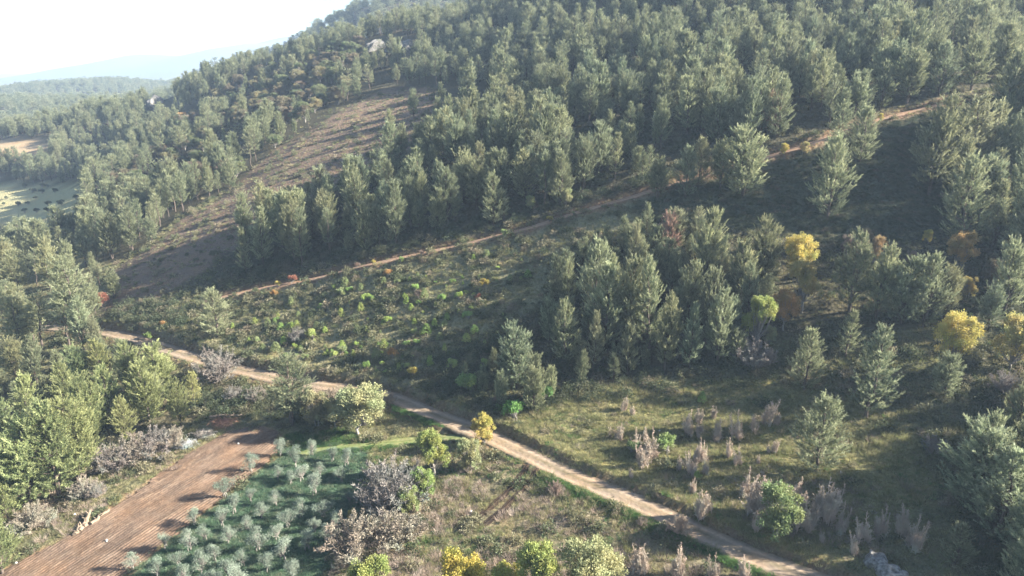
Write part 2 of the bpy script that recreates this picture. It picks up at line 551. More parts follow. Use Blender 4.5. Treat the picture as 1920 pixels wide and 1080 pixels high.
CRAGS = [[(682, 74), (785, 74), (790, 112), (680, 112)], [(280, 150), (330, 150), (326, 222), (275, 222)]]
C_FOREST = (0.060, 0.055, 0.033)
ZONES = [  # later ones win
    (FOREST_FRONT, (0.085, 0.075, 0.045)), (SLOPE, (0.18, 0.168, 0.095)), (SHADE_TONED_SLOPE, (0.062, 0.070, 0.042)), (CLEARING, (0.155, 0.112, 0.078)), (MEADOW, (0.165, 0.155, 0.070)), (RIGHT_SCRUB, (0.095, 0.095, 0.050)),
    (BRUSH, (0.145, 0.125, 0.075)), (GROVE, (0.085, 0.13, 0.075)), (FIELD, (0.24, 0.145, 0.088)), (ORCHARD, (0.30, 0.28, 0.15)), (BARE, (0.34, 0.25, 0.15)),
]


def zone_colour(x, y, z):
    P = np.stack([x, y, z], -1)
    u, v, d = project(P)
    near = (d > 20) & (y > 5)
    col = np.zeros(x.shape + (3,))
    K = 4
    rg = np.random.default_rng(3)
    for k in range(K):
        ju = u + (fbm(x / 3.0, y / 3.0, 20 + k, 3) * 26 + rg.normal(size=x.shape) * 5) * np.minimum(1.0, 110 / d)
        jv = v + (fbm(x / 3.0, y / 3.0, 40 + k, 3) * 16 + rg.normal(size=x.shape) * 3) * np.minimum(1.0, 110 / d)
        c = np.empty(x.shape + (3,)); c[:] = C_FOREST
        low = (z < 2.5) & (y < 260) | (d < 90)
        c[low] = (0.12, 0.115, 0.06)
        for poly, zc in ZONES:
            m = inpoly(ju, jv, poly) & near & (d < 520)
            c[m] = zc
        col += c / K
    # worn bare soil beside the tracks
    for nm, L, hw, dep in LINES:
        dd, zr, sd = line_dist(x, y, L)
        w = 1 - sstep(dd + 0.9 * fbm(x / 1.3, y / 1.3, 9, 3), hw + 0.2, hw + (1.3 if nm != 'lane' else 0.5))
        c2 = np.array({'road': (0.15, 0.105, 0.065), 'track': (0.15, 0.095, 0.06), 'lane': (0.13, 0.15, 0.06)}[nm])
        col = col * (1 - w[..., None]) + c2 * w[..., None]
    return col


def axis(a, b, step, lo, hi, g):
    c = list(np.arange(a, b, step))
    s = step; x = c[-1]
    while x < hi:
        s *= g; x += s; c.append(x)
    s = step; x = c[0]; pre = []
    while x > lo:
        s *= g; x -= s; pre.append(x)
    return np.array(pre[::-1] + c)


gx = axis(-115, 125, 0.75, -4300, 4300, 1.058)
gy = axis(62, 185, 0.75, -130, 6800, 1.037)
GX, GY = np.meshgrid(gx, gy)
GZ = land(GX, GY, 0.12)
# the ploughed field and the sunken beds lie a little lower so that their own surfaces cover them
gu, gv, gd = project(np.stack([GX, GY, GZ], -1))
GZ = GZ - 0.22 * (inpoly(gu, gv, FIELD) & (gd < 200) & (GY > 20))
MG = ground_material('hill_ground')
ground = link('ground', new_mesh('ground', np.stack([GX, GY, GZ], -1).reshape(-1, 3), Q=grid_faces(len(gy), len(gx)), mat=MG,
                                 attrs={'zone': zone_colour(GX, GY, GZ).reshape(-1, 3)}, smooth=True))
tag(ground, 'wooded hillside falling to a valley floor with open grassy slopes', kind='structure')


# track surfaces: two worn wheel ruts, crumbling edges
def track_mesh(name, L, hw, mat, c_rut, c_mid, c_edge, seed):
    t = np.gradient(L[:, :2], axis=0); t /= np.linalg.norm(t, axis=1)[:, None]
    nrm = np.stack([-t[:, 1], t[:, 0]], 1)
    nc = 19
    f = np.linspace(-1, 1, nc)
    wob = 1 + 0.16 * fbm(np.arange(len(L)) / 7.0, np.zeros(len(L)), seed, 3)
    wob2 = 1 + 0.16 * fbm(np.arange(len(L)) / 7.0, np.zeros(len(L)) + 9, seed, 3)
    off = np.where(f[None] < 0, f[None] * wob[:, None], f[None] * wob2[:, None]) * (hw + 0.25)
    X = L[:, 0:1] + nrm[:, 0:1] * off; Y = L[:, 1:2] + nrm[:, 1:2] * off
    rut = np.exp(-((np.abs(f) - 0.46) / 0.16) ** 2)
    Z = L[:, 2:3] + 0.0 - 0.07 * rut[None] + 0.05 * fbm(X / 0.8, Y / 0.8, seed + 2, 3) + 0.04 * np.cos(f * 2)[None]
    edge = np.clip((np.abs(f) - 0.86) / 0.14, 0, 1)
    Z = Z - 0.30 * edge[None] ** 1.5 - 0.03
    mixr = np.clip(rut[None] * 1.0 + 0.5 * fbm(X / 1.6, Y / 1.6, seed + 5, 3), 0, 1)[..., None]
    col = np.array(c_mid) * (1 - mixr) + np.array(c_rut) * mixr
    gm = np.clip(1.2 - np.abs(f)[None] / 0.16, 0, 1) * np.clip(0.6 + 1.6 * fbm(X / 2.5, Y / 2.5, seed + 12, 3), 0, 0.85)
    col = col * (1 - gm[..., None]) + np.array(c_edge) * gm[..., None]
    e = np.clip(edge[None] + 0.9 * fbm(X / 0.9, Y / 0.9, seed + 8, 3) * (np.abs(f)[None] > 0.6), 0, 1)[..., None]
    col = col * (1 - e) + np.array(c_edge) * e
    return new_mesh(name, np.stack([X, Y, Z], -1).reshape(-1, 3), Q=grid_faces(len(L), nc), mat=mat, attrs={'zone': col.reshape(-1, 3)}, smooth=True)


MT = ground_material('track_soil', (0.75, 1.25), 2.2, 0.05)
road = link('road', track_mesh('road', LINES[0][1], LINES[0][2], MT, (0.26, 0.20, 0.145), (0.185, 0.145, 0.10), (0.105, 0.09, 0.052), 31))
tag(road, 'sandy dirt road with wheel ruts crossing the foot of the hill', kind='structure')
track = link('path', track_mesh('path', LINES[1][1], LINES[1][2], MT, (0.35, 0.245, 0.165), (0.27, 0.175, 0.115), (0.17, 0.115, 0.07), 47))
tag(track, 'narrow reddish dirt track climbing across the hillside', kind='structure')
lane = link('path', track_mesh('path', LINES[2][1], LINES[2][2], MT, (0.20, 0.20, 0.095), (0.15, 0.18, 0.07), (0.11, 0.13, 0.05), 59))
tag(lane, 'grassy lane branching off the dirt road above the olive grove', kind='structure')

# wheel marks pressed into the dry brush below the road
a, b = survey([(1000, 878), (893, 984)])
RUTS = []
for k, o in enumerate((-0.85, 0.85)):
    L = np.linspace(a, b, 70); d = (b - a)[:2] / np.linalg.norm((b - a)[:2])
    L[:, 0] += -d[1] * o + 0.5 * np.sin(np.linspace(0, 3, 70)) * -d[1]; L[:, 1] += d[0] * o + 0.5 * np.sin(np.linspace(0, 3, 70)) * d[0]
    L[:, 2] = land(L[:, 0], L[:, 1]) + 0.10
    RUTS.append(L)
    tag(link('wheel_rut', track_mesh('wheel_rut', L, 0.30, MT, (0.035, 0.025, 0.018), (0.045, 0.032, 0.022), (0.06, 0.045, 0.03), 70 + k)), kind='structure')

# ploughed field: real furrows along its length
fp = survey(FIELD)
fa, fb = survey([(500, 815), (90, 1062)])
fd = (fb - fa)[:2] / np.linalg.norm((fb - fa)[:2]); fn = np.array([-fd[1], fd[0]])
rel = fp[:, :2] - fa[:2]
S = np.arange((rel @ fd).min() - 1, (rel @ fd).max() + 1, 0.30); W = np.arange((rel @ fn).min() - 1, (rel @ fn).max() + 1, 0.10)
SS, WW = np.meshgrid(S, W, indexing='ij')
FX = fa[0] + SS * fd[0] + WW * fn[0]; FY = fa[1] + SS * fd[1] + WW * fn[1]
wander = 0.5 * fbm(SS / 9.0, WW / 9.0, 81, 3)
FZ = height(FX, FY) + 0.05 + 0.055 * np.sin((WW + wander) * 2 * math.pi / 0.52) * (1 + fbm(SS / 2.0, WW / 0.8, 88, 2)) + 0.075 * fbm(SS / 0.25, WW / 0.25, 82, 3) + 0.10 * fbm(SS / 3, WW / 3, 83, 3)
fu, fv, _ = project(np.stack([FX, FY, height(FX, FY)], -1))
inside = inpoly(fu + 9 * fbm(FX / 2, FY / 2, 84, 3), fv + 6 * fbm(FX / 2, FY / 2, 85, 3), FIELD)
q = grid_faces(len(S), len(W)); keep = inside.ravel()[q].all(1)
q = q[keep]; used, inv = np.unique(q, return_inverse=True)
fc = np.array([0.122, 0.084, 0.059]) * (1 + 0.45 * fbm(SS / 6, WW / 1.2, 86, 4))[..., None] + np.array([0.07, 0.06, 0.045]) * np.clip(fbm(SS / 1.2, WW / .4, 87, 3), 0, 1)[..., None]
field = link('field', new_mesh('field', np.stack([FX, FY, FZ], -1).reshape(-1, 3)[used], Q=inv.reshape(-1, 4), mat=ground_material('ploughed_soil', (0.6, 1.4), 4.0, 0.06),
                               attrs={'zone': fc.reshape(-1, 3)[used]}, smooth=True))
tag(field, 'brown ploughed field with long furrows beside the olive grove', kind='structure')

# ------------------------------------------------------------------ plant materials
BARK = solid('pine_bark', (0.06, 0.048, 0.038), (0.13, 0.10, 0.08), 6.0, 0.95, 0.02)
BARK_GREY = solid('grey_bark', (0.16, 0.145, 0.125), (0.30, 0.27, 0.235), 7.0, 0.95, 0.02)
PINE = foliage('pine_needles', [(0.0, (0.090, 0.128, 0.072)), (0.3, (0.118, 0.150, 0.080)), (0.6, (0.145, 0.170, 0.088)), (0.85, (0.175, 0.190, 0.096)), (1.0, (0.170, 0.172, 0.100))], tip=(0.42, 0.425, 0.25), transl=0.38, tint=True)  # tips yellower as young growth, then paled further as painted sun highlights
LEAF = foliage('autumn_leaves', None, use_color=True, transl=0.38, var=0.3)
OLIVE = foliage('olive_leaves', [(0.0, (0.17, 0.215, 0.155)), (1.0, (0.27, 0.31, 0.235))], transl=0.35)
YOUNG = foliage('young_green_leaves', None, use_color=True, transl=0.4, var=0.3)
SCRUB = foliage('scrub_leaves', [(0.0, (0.070, 0.090, 0.043)), (0.3, (0.11, 0.125, 0.062)), (0.6, (0.17, 0.168, 0.09)), (0.85, (0.225, 0.205, 0.125)), (1.0, (0.24, 0.19, 0.13))], transl=0.35)
DRYGRASS = foliage('dry_grass', [(0.0, (0.17, 0.19, 0.075)), (0.4, (0.245, 0.24, 0.105)), (0.8, (0.32, 0.295, 0.15)), (1.0, (0.35, 0.29, 0.18))], transl=0.42)
GREENGRASS = foliage('green_grass', [(0.0, (0.06, 0.13, 0.035)), (0.6, (0.09, 0.185, 0.05)), (1.0, (0.15, 0.22, 0.075))], transl=0.45)
GROVEGRASS = foliage('grove_grass', [(0.0, (0.075, 0.145, 0.080)), (0.5, (0.115, 0.19, 0.110)), (0.8, (0.18, 0.235, 0.145)), (1.0, (0.23, 0.24, 0.155))], transl=0.42)
TWIG = foliage('dry_twigs', None, use_color=True, transl=0.05, var=0.25)
ROCK = solid('pale_limestone', (0.06, 0.057, 0.05), (0.27, 0.255, 0.23), 2.4, 0.9, 0.15)
STONE = solid('white_stone', (0.36, 0.33, 0.29), (0.56, 0.53, 0.47), 5.0, 0.9, 0.03)
LOGWOOD = solid('weathered_wood', (0.13, 0.10, 0.07), (0.24, 0.185, 0.13), 3.0, 0.9, 0.03)


def unit(a):
    return a / (np.linalg.norm(a, axis=-1, keepdims=True) + 1e-9)


# ------------------------------------------------------------------ pines
def make_pine(seed, H, R, base, taper=0.75, leaders=1, layered=0.0, nee=28, dead=False):
    """returns (trunk mesh, crown mesh) of a pine H metres tall; base = bare share of the trunk"""
    g = np.random.default_rng(seed)
    tr = Acc(); cr = Acc()
    tops = []
    lean = g.normal(size=2) * 0.03 * H
    for l in range(leaders):
        n = 9
        t = np.linspace(0, 1, n)
        h = H * (1 if l == 0 else g.uniform(0.72, 0.92))
        spread = 0 if l == 0 else g.uniform(0.10, 0.16) * H
        an = g.uniform(0, 6.28)
        P = np.stack([lean[0] * t ** 2 + spread * np.cos(an) * np.sqrt(t) * t, lean[1] * t ** 2 + spread * np.sin(an) * np.sqrt(t) * t, h * t], 1)
        P[1:-1, :2] += g.normal(size=(n - 2, 2)) * 0.012 * H
        P[0, 2] = -0.5
        tr.tube(P, (0.016 * H + 0.02) * (1 - t) ** 0.8 * (1 if l == 0 else 0.7) + 0.012, 7)
        tops.append((P, h))
    B = []; D = []; Ls = []; SH = []
    gap = 0.050 * H
    for l, (P, h) in enumerate(tops):
        z = h * base if l == 0 else max(h * base, 0.35 * h)
        zz = []
        while z < h * 0.97:
            zz.append(z); z += gap * g.uniform(0.75, 1.3) * (1 + layered * 0.9)
        for z in zz:
            t = (z / h - base) / (1 - base)
            prof = (1 - t) ** taper * (0.55 + 0.45 * min(1, t / 0.22)) + 0.04
            nb = g.integers(4, 7)
            a0 = g.uniform(0, 6.28)
            for k in range(nb):
                az = a0 + k * 6.283 / nb + g.normal() * 0.35
                bl = R * prof * g.uniform(0.55, 1.22) * (1 if l == 0 else 0.75)
                if g.random() < 0.10: bl *= 1.3
                el = (0.05 + 0.75 * t) * (1 - 0.5 * layered) + g.normal() * 0.12
                ns = 5
                s = np.linspace(0, 1, ns)
                p0 = np.array([np.interp(z, P[:, 2], P[:, 0]), np.interp(z, P[:, 2], P[:, 1]), z])
                up = math.tan(min(el, 1.1)) * s + (0.32 - 0.25 * layered) * s * s
                bp = p0 + np.stack([np.cos(az) * bl * s, np.sin(az) * bl * s, bl * up], 1)
                if bl > 0.5:
                    tr.tube(bp, np.linspace(0.012 + 0.012 * bl, 0.008, ns), 3)
                m = max(3, int(3 + bl * (4.2 if not layered else 4.8)))
                ss = 1 - 0.74 * g.random(m) ** 1.3
                q = np.stack([np.interp(ss, s, bp[:, i]) for i in range(3)], 1)
                lat = np.array([-math.sin(az), math.cos(az), 0])
                w = g.normal(size=m) * 0.22 * bl * (1.15 - ss) * 1.6
                q += lat * w[:, None]
                q[:, 2] += g.normal(size=m) * 0.10 + np.abs(w) * 0.25
                dr = np.array([math.cos(az), math.sin(az), 0]) * (0.75 - 0.35 * t) + lat * np.sign(w)[:, None] * 0.35 + np.array([0, 0, 0.70 + 0.45 * t - 0.35 * layered]) + g.normal(size=(m, 3)) * 0.22
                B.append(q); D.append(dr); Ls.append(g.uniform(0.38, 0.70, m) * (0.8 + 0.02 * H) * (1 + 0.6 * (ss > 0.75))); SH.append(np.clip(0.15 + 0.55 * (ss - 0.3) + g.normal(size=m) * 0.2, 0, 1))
        # leader candles
        m = 5
        B.append(np.repeat(P[-1:], m, 0) + g.normal(size=(m, 3)) * 0.08 - np.array([0, 0, .25])); D.append(np.array([0, 0, 1.]) + g.normal(size=(m, 3)) * 0.25); Ls.append(g.uniform(.4, .8, m)); SH.append(np.full(m, .6))
    B = np.concatenate(B); D = unit(np.concatenate(D)); Ls = np.concatenate(Ls); SH = np.concatenate(SH)
    n = len(B)
    # needles brush around each shoot
    k = nee
    tt = np.tile(np.linspace(0.0, 1.0, k) ** 0.8, n) + g.normal(size=n * k) * 0.03
    b = np.repeat(B, k, 0) + np.repeat(D * Ls[:, None], k, 0) * tt[:, None]
    nd = np.repeat(D, k, 0) * (0.45 + 0.8 * tt[:, None]) + unit(g.normal(size=(n * k, 3))) * 0.80
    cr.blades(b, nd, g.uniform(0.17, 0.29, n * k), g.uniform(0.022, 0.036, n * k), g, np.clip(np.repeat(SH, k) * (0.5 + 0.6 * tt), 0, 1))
    return tr, cr


PINES = []   # (height, trunk mesh, crown mesh)
for i, (H, R, base, tp, ld, ly) in enumerate([
        (9.0, 2.5, 0.05, 0.80, 1, 0), (10.0, 2.5, 0.12, 0.70, 2, 0), (8.0, 2.5, 0.06, 0.62, 2, 0), (10.5, 2.3, 0.10, 0.90, 1, 0),    # open grown, green to the ground
        (11.0, 2.4, 0.16, 0.62, 2, 0), (12.0, 2.3, 0.30, 0.60, 1, 0.2), (10.0, 2.6, 0.14, 0.52, 3, 0), (11.0, 2.1, 0.18, 0.75, 1, 0),  # forest grown
        (12.5, 2.9, 0.32, 0.42, 1, 0.8), (11.0, 2.8, 0.26, 0.45, 2, 0.6)]):                                                        # layered old crowns
    tr, cr = make_pine(100 + i, H, R, base, tp, ld, ly)
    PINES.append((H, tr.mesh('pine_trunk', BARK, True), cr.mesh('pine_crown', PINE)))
OPEN_PINES, WOOD_PINES, OLD_PINES = [0, 1, 2, 3], [4, 5, 6, 7], [8, 9]


# ------------------------------------------------------------------ broadleaved trees, olives, shrubs
def make_broadleaf(seed, H, R, base, clumps, leaves, leaf, mat, spread=0.9, stems=1, airy=0.5, bark=None, lobes=5):
    g = np.random.default_rng(seed)
    tr = Acc(); cr = Acc()
    cz = H * (base + 1) / 2; hz = H * (1 - base) / 2
    # a few big lobes make the outline uneven
    lc = unit(g.normal(size=(lobes, 3))) * np.array([R, R, hz]) * g.uniform(0.25, 0.68, (lobes, 1)) + np.array([0, 0, cz])
    lr = g.uniform(0.30, 0.62, lobes)
    which = g.integers(0, lobes, clumps)
    d = unit(g.normal(size=(clumps, 3))); d[:, 2] = np.where(d[:, 2] < -0.35, -d[:, 2], d[:, 2])
    rr = g.random(clumps) ** 0.3
    C = lc[which] + d * (rr * lr[which])[:, None] * np.array([R, R, hz])
    C[:, 2] = np.maximum(C[:, 2], H * base * 0.7 + 0.1)
    for s in range(stems):
        a = g.uniform(0, 6.28); off = 0 if stems == 1 else 0.12 * R
        P = np.array([[off * math.cos(a), off * math.sin(a), -0.4], [off * 1.5 * math.cos(a) + g.normal() * .05, off * 1.5 * math.sin(a), H * base * 0.6 + 0.15], [lc[s % lobes][0] * .4, lc[s % lobes][1] * .4, H * (base * 0.7 + 0.3)], [lc[s % lobes][0] * .6, lc[s % lobes][1] * .6, H * 0.78]])
        tr.tube(P, np.array([0.032, 0.026, 0.017, 0.006]) * H * (1.0 if stems == 1 else 0.7), 6)
    fork = np.array([0, 0, H * (base * 0.9 + 0.08)])
    for c in C[:min(clumps, 46)]:
        mid = (fork + c) / 2 + g.normal(size=3) * 0.06 * R - np.array([0, 0, 0.05 * H])
        tr.tube(np.array([fork, mid, c]), np.array([0.009, 0.006, 0.003]) * H, 3)
    k = leaves
    p = np.repeat(C, k, 0) + unit(g.normal(size=(clumps * k, 3))) * (g.random((clumps * k, 1)) ** 0.5) * airy * R * 0.42
    nd = unit(p - np.array([0, 0, cz * 0.8])) * 0.5 + g.normal(size=p.shape) * 0.7
    sh = np.clip(g.normal(size=clumps * k) * 0.2 + 0.5, 0, 1)
    cr.blades(p, nd, g.uniform(0.7, 1.3, len(p)) * leaf, g.uniform(0.22, 0.36, len(p)) * leaf, g, sh, quad=True)
    return tr, cr


OAKS = []
for i, (H, R, base, cl, st, ai) in enumerate([(6.0, 2.4, 0.10, 150, 1, 0.6), (5.5, 2.5, 0.08, 150, 2, 0.55), (7.0, 2.3, 0.10, 150, 1, 0.55), (4.0, 2.0, 0.04, 110, 3, 0.6)]):
    tr, cr = make_broadleaf(200 + i, H, R, base, cl, 90, 0.165, LEAF, stems=st, airy=ai * 0.72, lobes=9)
    OAKS.append((H, tr.mesh('oak_trunk', BARK_GREY, True), cr.mesh('oak_crown', LEAF)))
OLIVES = []
for i in range(3):
    tr, cr = make_broadleaf(240 + i, 3.0, 1.25, 0.12, 46, 46, 0.11, OLIVE, stems=3, airy=0.75, lobes=7)
    OLIVES.append((3.0, tr.mesh('olive_trunk', BARK_GREY, True), cr.mesh('olive_crown', OLIVE)))
BUSHES = []
for i in range(3):
    tr, cr = make_broadleaf(260 + i, 1.4, 0.75, 0.05, 40, 40, 0.13, YOUNG, stems=3, airy=0.6, lobes=5)
    BUSHES.append((1.4, tr.mesh('bush_stems', BARK_GREY, True), cr.mesh('bush_foliage', YOUNG)))


def make_sapling(seed):
    """young pine, knee to chest high, bright green"""
    g = np.random.default_rng(seed)
    tr = Acc(); cr = Acc()
    H = 1.5
    tr.tube(np.array([[0, 0, -.2], [0, 0, .6], [0.02, 0, H]]), np.array([.035, .025, .01]), 5)
    B = []; D = []
    for z in np.arange(0.15, H, 0.10):
        for k in range(6):
            a = g.uniform(0, 6.28); r = 0.55 * (1 - z / H) ** 0.7 + .05
            for s in (0.5, 0.8, 1.0):
                B.append([math.cos(a) * r * s, math.sin(a) * r * s, z + 0.25 * r * s]); D.append([math.cos(a) * .6, math.sin(a) * .6, .8])
    B = np.array(B) + g.normal(size=(len(B), 3)) * .03; D = unit(np.array(D) + g.normal(size=(len(B), 3)) * .2)
    k = 12
    t = np.tile(np.linspace(0, 1, k), len(B))
    cr.blades(np.repeat(B, k, 0) + np.repeat(D, k, 0) * t[:, None] * .16, np.repeat(D, k, 0) * .5 + unit(g.normal(size=(len(B) * k, 3))) * .8, g.uniform(.1, .17, len(t)), g.uniform(.012, .02, len(t)), g, t)
    return H, tr.mesh('sapling_stem', BARK, True), cr.mesh('sapling_needles', YOUNG)


SAPS = [make_sapling(300 + i) for i in range(3)]


def make_bare(seed, H, R, n=26, twigs=26, upright=0.5, fuzz=0):
    """leafless shrub: stems that fork into fine twigs"""
    g = np.random.default_rng(seed)
    st = Acc(); tw = Acc()
    slant = g.normal(size=2) * 0.12 * H * (upright > 0.9)
    for i in range(n):
        a = g.uniform(0, 6.28); r = R * math.sqrt(g.random()); h = H * g.uniform(0.55, 1.0) * math.sqrt(max(0.06, 1 - (0.95 - 0.4 * upright) * (r / R) ** 2))
        k0 = 0.75 if upright > 0.9 else 0.12
        if upright > 0.9: h *= g.uniform(0.35, 1.0)
        b = np.array([math.cos(a) * r * k0, math.sin(a) * r * k0, -0.2])
        e = np.array([math.cos(a) * r + slant[0] * h / H, math.sin(a) * r + slant[1] * h / H, h])
        m = b * .5 + e * .5 + np.array([math.cos(a) * r * (.22 - .4 * upright), math.sin(a) * r * (.22 - .4 * upright), 0.10 * H * (1 - upright)]) + g.normal(size=3) * .10 * R
        P = np.array([b, m, e])
        st.tube(P, np.array([0.011, 0.007, 0.003]) * H, 3)
        t = g.uniform(0.12 if upright > 0.9 else 0.3, 1.0, twigs)
        q = np.stack([np.interp(t, [0, .5, 1], P[:, k]) for k in range(3)], 1)
        d = unit(e - b) * 0.6 + g.normal(size=(twigs, 3)) * (0.75 - 0.25 * upright) + np.array([0, 0, .15 + upright * .65])
        L = g.uniform(0.10, 0.26, twigs) * H * (1.25 - t)
        tw.blades(q, d, L, np.full(twigs, 0.0055 * H), g, t)
        if fuzz:
            tq = np.repeat(q, fuzz, 0) + np.repeat(unit(d) * L[:, None], fuzz, 0) * g.random((twigs * fuzz, 1))
            tw.blades(tq, np.repeat(unit(d), fuzz, 0) + g.normal(size=tq.shape) * .6, g.uniform(.07, .15, len(tq)), g.uniform(.012, .022, len(tq)), g, np.repeat(t, fuzz))
    return H, st.mesh('bare_stems', TWIG, True), tw.mesh('bare_twigs', TWIG)


BARES = [make_bare(320 + i, 3.0, 1.9, 60, 50, 0.3, 2) for i in range(2)]                # wide leafless bush
BROWNS = [make_bare(330 + i, 2.2, 1.6, 46, 34, 0.3, 4) for i in range(2)]               # dry brown bush
PLUMES = [make_bare(340 + i, 3.4, 0.55 + 0.15 * (i % 3), 10 + 3 * i, 40, 1.0, 8) for i in range(5)]              # tall slender dry stems

# ------------------------------------------------------------------ planting
def place(P, H):
    """ground level under the points"""
    return np.stack([P[:, 0], P[:, 1], land(P[:, 0], P[:, 1])], 1)


def tall(p, vt):
    """height that brings the top of something standing at p to bearing vt"""
    q = np.asarray(p) - np.array([0, 0, CAM_H])
    d0 = q[1] * CP - q[2] * SP; up0 = q[1] * SP + q[2] * CP
    b = (540 - vt) / F
    return (b * d0 - up0) / (CP + b * SP)


def plant(name, parts, meshes, loc, H, wide=1.0, rz=None, colour=None):
    H0 = meshes[0]
    root = bpy.data.objects.new(name, None)
    root.empty_display_size = 0.3
    root.location = loc
    s = H / H0
    root.scale = (s * wide, s * wide, s)
    root.rotation_euler = (0, 0, random.uniform(0, 6.283) if rz is None else rz)
    COL.objects.link(root)
    for pn, me in zip(parts, meshes[1:]):
        c = bpy.data.objects.new(pn, me); c.parent = root
        if colour is not None: c.color = (*colour, 1)
        COL.objects.link(c)
    return root


def scatter(name, P, yaw, scl, idx, sources, label=None, cat=None):
    """one object of countless small plants: its points carry plants by geometry nodes. sources = list of lists of objects"""
    me = bpy.data.meshes.new(name)
    me.vertices.add(len(P)); me.vertices.foreach_set('co', np.asarray(P, np.float32).ravel())
    for nm, ty, arr, key in (('yaw', 'FLOAT', yaw, 'value'), ('pick', 'INT', idx, 'value'), ('size', 'FLOAT_VECTOR', scl, 'vector')):
        at = me.attributes.new(nm, ty, 'POINT')
        at.data.foreach_set(key, np.asarray(arr, np.int32 if ty == 'INT' else np.float32).ravel())
    o = link(name, me)
    ng = bpy.data.node_groups.new(name + '_nodes', 'GeometryNodeTree')
    ng.interface.new_socket('Geometry', in_out='INPUT', socket_type='NodeSocketGeometry')
    ng.interface.new_socket('Geometry', in_out='OUTPUT', socket_type='NodeSocketGeometry')
    nn, lk = ng.nodes, ng.links
    gi = nn.new('NodeGroupInput'); go = nn.new('NodeGroupOutput')

    def attr(nm, ty):
        a = nn.new('GeometryNodeInputNamedAttribute'); a.data_type = ty; a.inputs['Name'].default_value = nm
        return a.outputs['Attribute']
    cx = nn.new('ShaderNodeCombineXYZ'); lk.new(attr('yaw', 'FLOAT'), cx.inputs['Z'])
    er = nn.new('FunctionNodeEulerToRotation'); lk.new(cx.outputs[0], er.inputs[0])
    fin = nn.new('GeometryNodeJoinGeometry')
    for grp in sources:
        jo = nn.new('GeometryNodeJoinGeometry')
        for ob in reversed(grp):
            oi = nn.new('GeometryNodeObjectInfo'); oi.inputs['Object'].default_value = ob; oi.inputs['As Instance'].default_value = True
            lk.new(oi.outputs['Geometry'], jo.inputs[0])
        ip = nn.new('GeometryNodeInstanceOnPoints')
        lk.new(gi.outputs[0], ip.inputs['Points']); lk.new(jo.outputs[0], ip.inputs['Instance'])
        ip.inputs['Pick Instance'].default_value = True
        lk.new(attr('pick', 'INT'), ip.inputs['Instance Index'])
        lk.new(er.outputs[0], ip.inputs['Rotation']); lk.new(attr('size', 'FLOAT_VECTOR'), ip.inputs['Scale'])
        lk.new(ip.outputs[0], fin.inputs[0])
    lk.new(fin.outputs[0], go.inputs[0])
    md = o.modifiers.new('plants', 'NODES'); md.node_group = ng
    tag(o, label, cat, kind='stuff')
    return o


def jitter_points(x0, x1, y0, y1, step, g):
    xs = np.arange(x0, x1, step); ys = np.arange(y0, y1, step)
    X, Y = np.meshgrid(xs, ys)
    X = X + g.uniform(-0.48, 0.48, X.shape) * step; Y = Y + g.uniform(-0.48, 0.48, Y.shape) * step
    return X.ravel(), Y.ravel()


# pines picked out one by one on the photograph: (u, v of the foot, v of the top, kind of crown)
KEY_PINES = [
    # around the meadow and the lower slope
    (1530, 885, 748, 0, 'broad pale pine standing alone in the meadow with tall dry stems beside it'),
    (1625, 782, 618, 3, 'tall pointed pine on the dark scrub slope above the meadow'),
    (1508, 730, 622, 0, 'bushy conical pine at the top edge of the meadow beside the pine clump'),
    (1586, 668, 585, 3, 'small dim pine in the shade below the autumn trees'),
    (1770, 745, 668, 2, 'short bushy pine below the yellow tree on the scrub slope'),
    (968, 728, 618, 2, 'many-topped pine at the lower left corner of the pine clump by the scrub slope'),
    (408, 630, 545, 0, 'lone bushy pine on the open slope near the bend of the dirt road'),
    (733, 256, 206, 3, 'slim pine standing alone in the brown clearing'),
    (776, 222, 170, 4, 'slim tall pine at the upper end of the brown clearing'),
    (828, 208, 156, 3, 'leaning bright pine at the corner of the brown clearing'),
    (548, 797, 672, 9, 'open flat-layered pine with bare trunk beside the dirt road above the ploughed field'),
]
CLUMP = [(1064, 575, 490), (1115, 615, 455), (1188, 545, 424), (1058, 680, 568), (1113, 692, 588), (1135, 650, 500), (1178, 645, 498), (1214, 662, 488), (1246, 694, 560), (1292, 696, 572),
         (1345, 684, 545), (1322, 535, 404), (1432, 535, 418), (1388, 565, 460), (1372, 650, 562), (1176, 702, 610), (1290, 610, 500), (1260, 560, 470), (1150, 585, 480), (1330, 620, 510), (1030, 640, 565), (1400, 610, 500), (1000, 770, 675), (905, 738, 690), (940, 762, 702), (872, 722, 682), (1032, 748, 690), (925, 708, 655), (1090, 720, 660), (1150, 715, 665)]
RIGHT = [(1592, 585, 442), (1642, 600, 465), (1690, 605, 492), (1732, 612, 482), (1770, 600, 505), (1882, 585, 455), (1905, 520, 398), (1850, 620, 540)]
STEEP = [(1792, 412, 268), (1742, 365, 186), (1812, 335, 186), (1800, 455, 298), (1836, 415, 302), (1552, 408, 262), (1572, 262, 168), (1612, 305, 204), (1560, 340, 250), (1860, 470, 380), (1900, 420, 290)]
TRACKSIDE = [(1285, 370, 278), (1232, 372, 300), (1392, 368, 248), (1350, 352, 268), (1310, 352, 262), (775, 402, 302), (895, 392, 305), (620, 455, 372), (985, 380, 285), (1095, 355, 262), (1650, 205, 118), (1700, 195, 96), (1760, 180, 84), (1820, 170, 66), (1602, 222, 140), (1675, 165, 82), (1745, 155, 62), (1880, 150, 50)]
